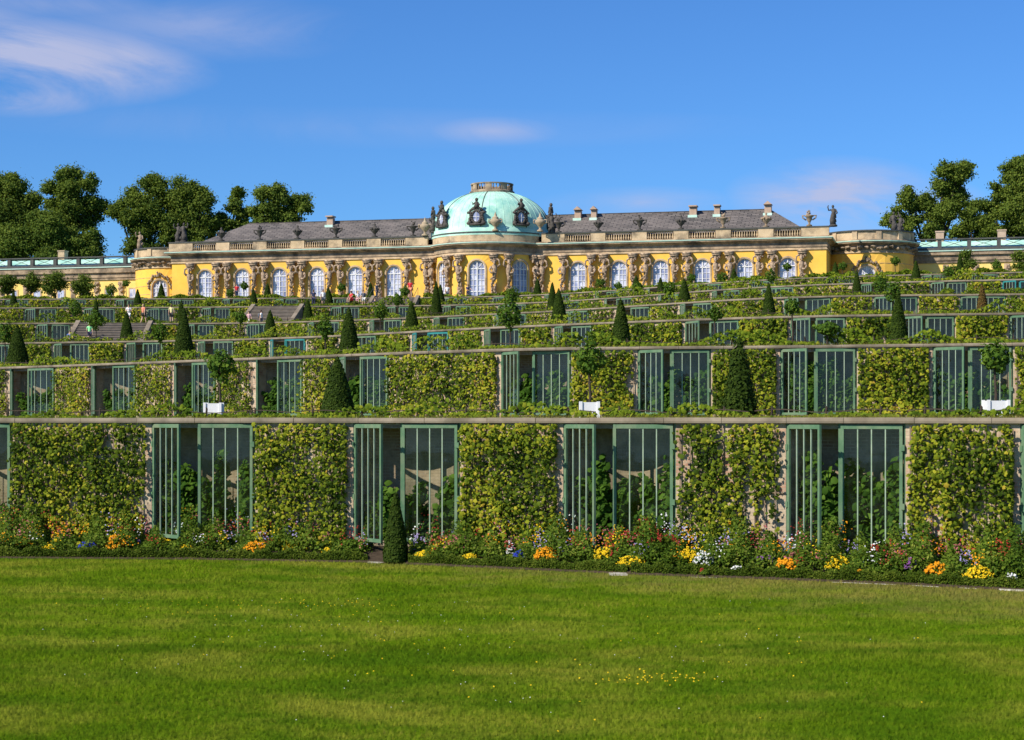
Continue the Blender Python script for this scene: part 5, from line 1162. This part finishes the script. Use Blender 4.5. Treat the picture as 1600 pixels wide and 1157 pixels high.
CL = [('marigold', 37, 838, 34, 1.0, 'pale orange flower clump far left in the bed'), ('yellow', 77, 852, 26, .6, 'bright yellow clump left of the blue flowers'), ('blue', 137, 846, 30, .7, 'vivid blue flower clump in the left bed'), ('marigold', 181, 836, 34, .65, 'dense orange marigold mound right of the vivid blue clump'), ('purple', 207, 838, 22, .9, 'purple clump right of the orange mound, far left'),
 ('salvia', 85, 820, 50, 1.6, 'dull red tall flowers far left against the vine'), ('green', 110, 835, 60, 1.2, 'dark leafy shrub behind the vivid blue clump'), ('yellow', 253, 840, 34, 1.2, 'thin yellow flowers below the first door leaf'), ('yellow', 291, 851, 24, .6, 'small yellow clump below the first niche'), ('rose', 262, 826, 30, 1.6, 'pink flowers at the foot of the first open door'), ('salvia', 295, 828, 30, 1.5, 'brick red flowers at the foot of the first niche'), ('salvia', 332, 813, 48, 1.7, 'tall deep red flowers before the first niche'), ('green', 350, 838, 50, 1.1, 'leafy green shrub below the tall deep red flowers'),
 ('lilac', 363, 857, 14, .6, 'tiny lilac blue clump beside orange marigolds'), ('marigold', 399, 846, 40, .65, 'dense orange marigold mound right of the first niche'), ('yellow', 462, 846, 44, .9, 'scattered yellow flowers under the third vine panel'), ('lilac', 478, 824, 34, 1.6, 'pale lilac flowers at the foot of the vine, left of centre'), ('yellow', 511, 857, 18, .6, 'small golden clump left of the dark shrub'), ('salvia', 540, 818, 50, 1.7, 'brownish red tall flowers left of the second open door'), ('green', 552, 842, 76, .95, 'large dark leafy shrub left of the hedge gap'),
 ('purple', 648, 858, 20, .7, 'purple flowers right of the lawn-level yew'), ('yellow', 662, 862, 30, .6, 'golden flower clump right of the lawn-level yew'), ('marigold', 682, 850, 22, .9, 'small orange clump below the second niche'), ('lilac', 705, 822, 34, 1.7, 'lilac flowers before the second niche'), ('lilac', 655, 832, 20, 1.4, 'slender blue lilac flowers before the bars of the second niche'), ('green', 730, 838, 56, 1.2, 'grey green shrub below the second niche'), ('salvia', 755, 826, 34, 1.6, 'red brown flowers right of the second niche'), ('yellow', 733, 866, 26, .5, 'bright yellow clump in the centre of the bed edge'), ('white', 797, 846, 14, .9, 'upright white flowers in the centre'),
 ('blue', 811, 858, 18, .6, 'small vivid blue clump right of centre'), ('lilac', 830, 836, 30, 1.4, 'faded lilac flowers left of the third door'), ('marigold', 853, 855, 40, .6, 'dense orange marigold mound left of the third niche'), ('purple', 895, 848, 44, 1.0, 'dusty purple flowers below the third open door'), ('yellow', 945, 855, 40, .8, 'yellow flowers below the third niche'), ('salvia', 960, 848, 14, .7, 'single crimson spikes among the yellow flowers'), ('yellow', 985, 868, 46, .5, 'yellow marigold band at the hedge below the third niche'), ('salvia', 962, 826, 30, 1.6, 'red spikes left in the large salvia group'), ('salvia', 1002, 806, 60, 1.6, 'tallest red flower bush before the third niche'), ('salvia', 1035, 826, 50, 1.2, 'red flower bush right of the tallest one'), ('green', 1040, 850, 60, .9, 'leafy shrub below the red flower bushes'),
 ('yellow', 1075, 855, 30, .7, 'golden flowers right of the red flower bushes'), ('white', 1100, 860, 36, .6, 'airy white flower mound at the hedge'), ('salvia', 1103, 886, 16, .12, 'crimson clump at the hedge front, right of centre'), ('green', 1150, 844, 90, 1.3, 'broad dark shrub under the sparse vine'), ('white', 1152, 884, 22, .35, 'small white flowers at the hedge right of centre'), ('rose', 1160, 834, 70, 1.7, 'dull pink tall flowers under the fifth vine'), ('purple', 1195, 864, 26, .7, 'purple pink clump left of the orange mound'), ('marigold', 1226, 872, 40, .5, 'orange marigold mound below the fourth open door'), ('grass', 1212, 840, 30, 1.0, 'upright bladed plant left of the fourth door'),
 ('rose', 1240, 860, 30, .9, 'soft pink flowers behind the orange mound'), ('yellow', 1308, 866, 40, .7, 'orange yellow flowers below the fourth niche'), ('marigold', 1342, 890, 12, .3, 'little orange clump at the hedge, right'), ('salvia', 1385, 840, 44, 1.4, 'dark red flowers before the fourth niche'), ('lilac', 1330, 840, 40, 1.6, 'mauve flowers at the foot of the fourth niche'), ('green', 1375, 858, 70, .9, 'leafy shrub below the fourth niche'), ('purple', 1425, 870, 24, .6, 'violet blue clump right of the fourth niche'), ('marigold', 1463, 878, 42, .6, 'wide orange marigold mound near the right edge'), ('yellow', 1530, 884, 50, .5, 'yellow orange marigold band near the right edge'), ('white', 1580, 896, 20, .3, 'white flowers at the hedge by the right edge'),
 ('lilac', 1510, 858, 30, 1.0, 'pale mauve flowers near the right edge'), ('salvia', 1580, 836, 56, 1.3, 'deep red tall flowers at the right photo edge'), ('green', 1590, 862, 80, .9, 'dark shrub at the right photo edge'), ('grass', 163, 828, 22, 1.0, 'upright bladed plant left of the first orange mound'), ('grass', 372, 826, 26, 1.3, 'pale green bladed plant before the first niche'), ('rose', 1480, 848, 60, 1.7, 'dusty rose flowers under the right vine'), ('green', 20, 846, 50, 1.0, 'green shrub at the left photo edge'), ('green', 440, 842, 50, 1.1, 'mid green shrub under the second vine'), ('green', 790, 842, 50, 1.3, 'green shrub under the fourth vine panel'), ('lilac', 1195, 850, 24, 1.5, 'thin lilac stalks at the fourth door hinge')]
for c_ in CL: clump(*c_)
for nm_, mt_, n_ in (('scattered_red_blossoms', 'petal_red', 900), ('scattered_pink_blossoms', 'petal_rose', 1000), ('scattered_yellow_blossoms', 'petal_yellow', 500), ('scattered_lilac_blossoms', 'petal_lilac', 460), ('scattered_white_blossoms', 'petal_white', 300), ('scattered_orange_blossoms', 'petal_orange', 700)):
    cx = rng.uniform(-50, 1650, n_//20); X = np.repeat(cx, 20)+rng.normal(0, 7, len(cx)*20); o = np.repeat(rng.uniform(.5, 2.0, len(cx)), 20)+rng.normal(0, .1, len(X)); D = EYE*F/(np.interp(X, EX, EYp)-HOR)+o
    P = np.stack([(X-800)/F*D, D, .14+.24*(o/2.3)+(.15+.56*(o/2.1))*rng.uniform(.7, 1.5, len(X))], 1); ok = ~((X > 574) & (X < 640)); P = P[ok]
    tag(leafmesh(nm_, P, rdir(len(P))*.5+np.array([0, -.6, .6]), rng.uniform(.025, .05, len(P)), rng.uniform(.2, 1, len(P)), LEAF_HEX, M[mt_]), kind='stuff')
# grass fringe along the ledges
for k in (1, 2, 3, 4):
    n = 9000 if k == 1 else 6000; X = rng.uniform(-60, 1660, n); gx = np.linspace(-60, 1660, 60); gp = [frame(k, x) for x in gx]; o = -rng.uniform(.05, .5, n)
    nx = np.interp(X, gx, [g[2].x for g in gp]); ny = np.interp(X, gx, [g[2].y for g in gp])
    P = np.stack([np.interp(X, gx, [g[0].x for g in gp])+nx*o, np.interp(X, gx, [g[0].y for g in gp])+ny*o, np.full(n, ZL[k]-.01)], 1)
    if k in STAIR: P = P[~((X > STAIR[k][0]-3) & (X < STAIR[k][1]+3))]
    n = len(P); tag(leafmesh('ledge_grass', P, np.concatenate([rng.normal(0, .3, (n, 2)), np.ones((n, 1))], 1), rng.uniform(.03, .09, n)*(1+.3*k), np.clip(rng.normal(.7, .2, n), 0, 1), LEAF_BLADE, M['blade'], upright=True), kind='stuff')

# ------------------------------------------------------------------ visitors
SK = {}
for nme, c in (('skin', (.62, .38, .27)), ('hair_brown', (.09, .05, .03)), ('hair_blond', (.45, .32, .15)), ('cloth_red', (.60, .02, .03)), ('cloth_white', (.78, .76, .74)), ('cloth_navy', (.02, .025, .07)), ('cloth_blue', (.08, .14, .45)), ('cloth_yellow', (.70, .62, .28)), ('cloth_green', (.30, .85, .35)), ('cloth_orange', (.75, .25, .15)), ('cloth_black', (.02, .02, .02)), ('cloth_grey', (.10, .11, .14)), ('cloth_pink', (.60, .35, .38)), ('shoe', (.08, .07, .06))):
    SK[nme] = flat_mat(nme, c, .8)
def skin_mesh(name, J, E, rad):
    me = bpy.data.meshes.new(name); me.from_pydata(J, E, []); o = bpy.data.objects.new(name, me); C.objects.link(o)
    md = o.modifiers.new('s', 'SKIN'); sv = me.skin_vertices[0].data
    for i, r in enumerate(rad): sv[i].radius = (r, r) if not isinstance(r, tuple) else r
    sv[0].use_root = True; o.modifiers.new('u', 'SUBSURF').levels = 1; o.modifiers['u'].render_levels = 1
    dg = bpy.context.evaluated_depsgraph_get(); m2 = bpy.data.meshes.new_from_object(o.evaluated_get(dg)); bpy.data.objects.remove(o); m2.name = name
    m2.polygons.foreach_set('use_smooth', [True]*len(m2.polygons)); return m2
def pose(kind):
    """joints for a 1.70 m figure facing -y; returns dict"""
    st = dict(hip=(0, 0, .92), waist=(0, 0, 1.08), chest=(0, -.01, 1.28), neckb=(0, .01, 1.42), neck=(0, 0, 1.49), head=(0, -.02, 1.60), crown=(0, -.01, 1.66))
    for s, n in ((-1, 'l'), (1, 'r')):
        st.update({'sh'+n: (s*.17, .0, 1.38), 'hp'+n: (s*.09, 0, .88), 'kn'+n: (s*.10, -.02, .48), 'an'+n: (s*.10, .02, .09), 'to'+n: (s*.11, -.14, .035), 'el'+n: (s*.24, .02, 1.10), 'wr'+n: (s*.25, -.06, .86)})
    if kind == 'walk':
        st.update(knl=(-.1, -.18, .52), anl=(-.1, -.24, .12), tol=(-.11, -.40, .06), knr=(.1, .03, .48), anr=(.1, .22, .14), tor=(.11, .10, .03), ell=(-.24, .10, 1.12), wrl=(-.24, .12, .88), elr=(.24, -.08, 1.12), wrr=(.2, -.24, .96))
    if kind == 'bent':
        st.update(ell=(-.26, -.06, 1.13), wrl=(-.12, -.26, 1.22), elr=(.27, -.05, 1.13), wrr=(.10, -.27, 1.2))
    if kind == 'reach':
        st.update(elr=(.34, -.10, 1.22), wrr=(.50, -.22, 1.05), ell=(-.2, -.12, 1.14), wrl=(.05, -.28, 1.05))
    if kind == 'sit':
        st.update(hip=(0, 0, .42), waist=(0, .0, .58), chest=(0, -.02, .78), neckb=(0, -.01, .92), neck=(0, -.02, .99), head=(0, -.05, 1.10), crown=(0, -.04, 1.16), shl=(-.17, 0, .88), shr=(.17, 0, .88), hpl=(-.1, -.03, .40), hpr=(.1, -.03, .40), knl=(-.14, -.42, .46), knr=(.14, -.42, .46), anl=(-.13, -.46, .10), anr=(.13, -.46, .10), tol=(-.13, -.6, .05), tor=(.13, -.6, .05), ell=(-.24, -.12, .66), wrl=(-.12, -.34, .56), elr=(.24, -.12, .66), wrr=(.12, -.34, .56))
    return st
RAD = dict(hip=.135, waist=.12, chest=(.155, .125), neckb=.075, neck=.055, head=(.085, .10), crown=.065, sh=.065, hp=.085, kn=.056, an=.038, to=.032, el=.042, wr=.028)
PM = {}
def pose_meshes(kind, skirt=False):
    if (kind, skirt) in PM: return PM[(kind, skirt)]
    P = pose(kind); names = list(P); J = [P[n] for n in names]; ix = {n: i for i, n in enumerate(names)}
    rad = [RAD[n] if n in RAD else RAD[n[:-1]] for n in names]; E = [(ix[a], ix[b]) for a, b in (('hip', 'waist'), ('waist', 'chest'), ('chest', 'neckb'), ('neckb', 'neck'), ('neck', 'head'), ('head', 'crown'))]
    for n in 'lr': E += [(ix[a], ix[b]) for a, b in (('neckb', 'sh'+n), ('sh'+n, 'el'+n), ('el'+n, 'wr'+n), ('hip', 'hp'+n), ('hp'+n, 'kn'+n), ('kn'+n, 'an'+n), ('an'+n, 'to'+n))]
    # palm, five fingers, nose and ears
    for n, s in (('l', -1), ('r', 1)):
        w_ = Vector(P['wr'+n]); e_ = Vector(P['el'+n]); d = (w_-e_).normalized(); side = Vector((0, 1, 0)) if abs(d.y) < .8 else Vector((1, 0, 0)); side = (side-d*side.dot(d)).normalized(); fw = d.cross(side)
        pm_ = w_+d*.07; J.append(tuple(pm_)); rad.append((.022, .034)); ip = len(J)-1; E.append((ix['wr'+n], ip))
        for q, (o_, L_) in enumerate(((-.030, .070), (-.010, .082), (.010, .078), (.028, .060))):
            J.append(tuple(pm_+side*o_+d*.035)); rad.append(.0095); J.append(tuple(pm_+side*o_+d*(.03+L_)+fw*.012*s)); rad.append(.008); E += [(ip, len(J)-2), (len(J)-2, len(J)-1)]
        J.append(tuple(w_+d*.03-side*.035)); rad.append(.011); J.append(tuple(w_+d*.075-side*.052)); rad.append(.009); E += [(ix['wr'+n], len(J)-2), (len(J)-2, len(J)-1)]
    H = Vector(P['head']); J.append(tuple(H+Vector((0, -.105, -.01)))); rad.append(.014); E.append((ix['head'], len(J)-1))
    order = ix['hip']; assert order == 0
    body = skin_mesh('body', J, E, rad)
    def sub(sel, edges, grow, name):
        nn = sel; i2 = {n: i for i, n in enumerate(nn)}; JJ = [sel[n][0] for n in nn]; rr = [sel[n][1] for n in nn]; return skin_mesh(name, JJ, [(i2[a], i2[b]) for a, b in edges], rr)
    def mid(a, b, t): return tuple(Vector(P[a]).lerp(Vector(P[b]), t))
    sh = {'hip': (mid('hip', 'waist', .1), .15), 'waist': (P['waist'], .14), 'chest': (P['chest'], (.175, .145)), 'neckb': (P['neckb'], .085)}
    ed = [('hip', 'waist'), ('waist', 'chest'), ('chest', 'neckb')]
    for n in 'lr': sh['s'+n] = (P['sh'+n], .08); sh['e'+n] = (mid('sh'+n, 'el'+n, .6), .065); ed += [('neckb', 's'+n), ('s'+n, 'e'+n)]
    shirt = sub(sh, ed, 0, 'shirt')
    so_ = {'hip': (P['hip'], .15)}; ed = []
    for n in 'lr': so_['h'+n] = (P['hp'+n], .105); so_['k'+n] = (mid('hp'+n, 'kn'+n, .75), .085); ed += [('hip', 'h'+n), ('h'+n, 'k'+n)]
    shorts = sub(so_, ed, 0, 'shorts')
    tr2 = {'hip': (P['hip'], .15)}; ed = []
    for n in 'lr': tr2['h'+n] = (P['hp'+n], .105); tr2['k'+n] = (P['kn'+n], .075); tr2['a'+n] = (mid('kn'+n, 'an'+n, .9), .06); ed += [('hip', 'h'+n), ('h'+n, 'k'+n), ('k'+n, 'a'+n)]
    trous = sub(tr2, ed, 0, 'trousers')
    b = MB(); h = Vector(P['crown']); b.ball((h.x, h.y+.025, h.z-.01), (.098, .112, .10), 12, 8, .02); b.ball((h.x, h.y+.07, h.z-.09), (.085, .06, .10), 8, 6, .02)
    b_ = b.build('hair', SK['hair_brown'], None, True); hair = b_.data; bpy.data.objects.remove(b_)
    b = MB()
    for s in (-1, 1): b.ball((h.x+s*.035, h.y-.105, h.z-.065), (.012, .008, .009), 6, 5)
    b.ball((h.x, h.y-.095, h.z-.135), (.028, .012, .008), 8, 4); b_ = b.build('face_features', SK['shoe'], None, True); face = b_.data; bpy.data.objects.remove(b_)
    b = MB()
    for n in 'lr':
        a_, t_ = Vector(P['an'+n]), Vector(P['to'+n]); m_ = (a_+t_)/2; b.ball((m_.x, m_.y, min(a_.z, t_.z)+.02), (.052, .14, .05), 8, 6)
    b_ = b.build('shoes', SK['shoe'], None, True); shoes = b_.data; bpy.data.objects.remove(b_)
    PM[(kind, skirt)] = dict(body=body, shirt=shirt, shorts=shorts, trousers=trous, hair=hair, face_features=face, shoes=shoes); return PM[(kind, skirt)]
def person(px, yfoot, k, back, hpx, kind, face, top, low, hair, label, legs='shorts', z=None, extra=None):
    D = depth(k, px)+back; s = D/F; p = wp(px, yfoot, D); p.z = (ZL[k]-.03) if z is None else z
    h = hpx*s/(1.70 if kind != 'sit' else 1.2); h = max(.88, min(1.12, h)); t = empty('person', p, R(face), label, 'person'); t.scale = (h,)*3
    m_ = pose_meshes(kind)
    def part(nm, mat):
        me = m_[nm].copy(); me.materials.clear(); me.materials.append(mat); o = bpy.data.objects.new(nm, me); C.objects.link(o); o.parent = t
    part('body', SK['skin']); part('shirt', SK[top]); part(legs, SK[low]); part('hair', SK[hair]); part('face_features', SK['shoe']); part('shoes', SK['shoe'])
    if extra == 'backpack':
        b = MB(); b.ball((0, .20, 1.22), (.15, .10, .22), 10, 8); b.box(-.1, -.06, -.14, .16, 1.36, 1.40); b.box(.06, .1, -.14, .16, 1.36, 1.40); b.build('backpack', SK['cloth_grey'], t, True)
    if extra == 'hat':
        b = MB(); z_ = 1.70; b.lathe([(.15, z_-.01), (.11, z_), (.10, z_+.07), (.02, z_+.10)], (0, -.01, 0), 12); b.build('hat', SK['cloth_white'], t, True)
    return t
def zst(k, frac): return ZL[k-1]+(ZL[k]-ZL[k-1])*frac
person(140, 522, 4, -3.2, 27, 'walk', 200, 'cloth_green', 'cloth_navy', 'hair_blond', 'person in light green shirt and white hat climbing the lower stairs', z=zst(4, .30), extra='hat')
person(109, 530, 4, -6.2, 18, 'sit', 20, 'cloth_blue', 'cloth_navy', 'hair_brown', 'person in blue sitting left of the lower stairs', 'trousers', z=ZL[3]+.45)
person(201, 500, 4, .6, 26, 'bent', 10, 'cloth_white', 'cloth_white', 'hair_brown', 'person in white standing at the top of the lower stairs')
person(224, 506, 4, .3, 28, 'walk', 150, 'cloth_orange', 'cloth_black', 'hair_blond', 'person in orange top and black shorts at the lower stairs')
person(268, 505, 4, .6, 28, 'stand', 185, 'cloth_yellow', 'cloth_black', 'hair_brown', 'person in pale yellow top and black shorts on the fourth ledge')
person(373, 482, 5, -5.0, 18, 'stand', 30, 'cloth_pink', 'cloth_grey', 'hair_blond', 'person in pink left of the middle stairs, half hidden', z=ZL[4]+.1)
person(389, 500, 5, -6.1, 28, 'stand', -10, 'cloth_pink', 'cloth_white', 'hair_brown', 'person in pink and white at the foot of the middle stairs', z=ZL[4]+.05)
person(408, 499, 5, -5.6, 29, 'walk', 100, 'cloth_white', 'cloth_grey', 'hair_brown', 'person with grey backpack on the middle stairs', z=ZL[4]+.1, extra='backpack')
person(370, 468, 6, 1.2, 22, 'stand', 0, 'cloth_red', 'cloth_navy', 'hair_brown', 'person in red shirt before the second left window', 'trousers')
person(490, 480, 5, 1.0, 22, 'stand', 180, 'cloth_navy', 'cloth_navy', 'hair_brown', 'person in navy right of the middle stairs', 'trousers')
person(505, 480, 5, 1.0, 16, 'stand', 20, 'cloth_white', 'cloth_grey', 'hair_brown', 'person in white beside the small yew left of the upper stairs')
person(549, 478, 5, 1.4, 14, 'sit', -40, 'cloth_red', 'cloth_red', 'hair_brown', 'person in red sitting left of the upper stairs', z=ZL[5]+.3)
person(559, 478, 5, 1.4, 14, 'sit', 30, 'cloth_white', 'cloth_pink', 'hair_blond', 'person in white sitting beside the one in red', z=ZL[5]+.3)
person(568, 477, 5, 2.4, 18, 'stand', 10, 'cloth_grey', 'cloth_white', 'hair_brown', 'person in grey standing behind the seated pair', z=ZL[5])
person(586, 475, 6, -4.6, 14, 'sit', 10, 'cloth_navy', 'cloth_navy', 'hair_brown', 'person in navy sitting on the upper stairs side wall', 'trousers', z=zst(6, .35))
person(588.5, 466, 6, .8, 22, 'stand', 60, 'cloth_grey', 'cloth_grey', 'hair_brown', 'person in dark grey at the head of the upper stairs', 'trousers')
person(641, 466, 6, .6, 28, 'stand', 170, 'cloth_red', 'cloth_orange', 'hair_blond', 'person in bright red top at the top of the upper stairs')
person(699, 465, 6, 4, 18, 'stand', 0, 'cloth_white', 'cloth_grey', 'hair_brown', 'person in white standing by the left bow window')
person(731, 464, 6, 4, 16, 'reach', 0, 'cloth_navy', 'cloth_navy', 'hair_brown', 'person in navy sweeping before the middle bow window', 'trousers')
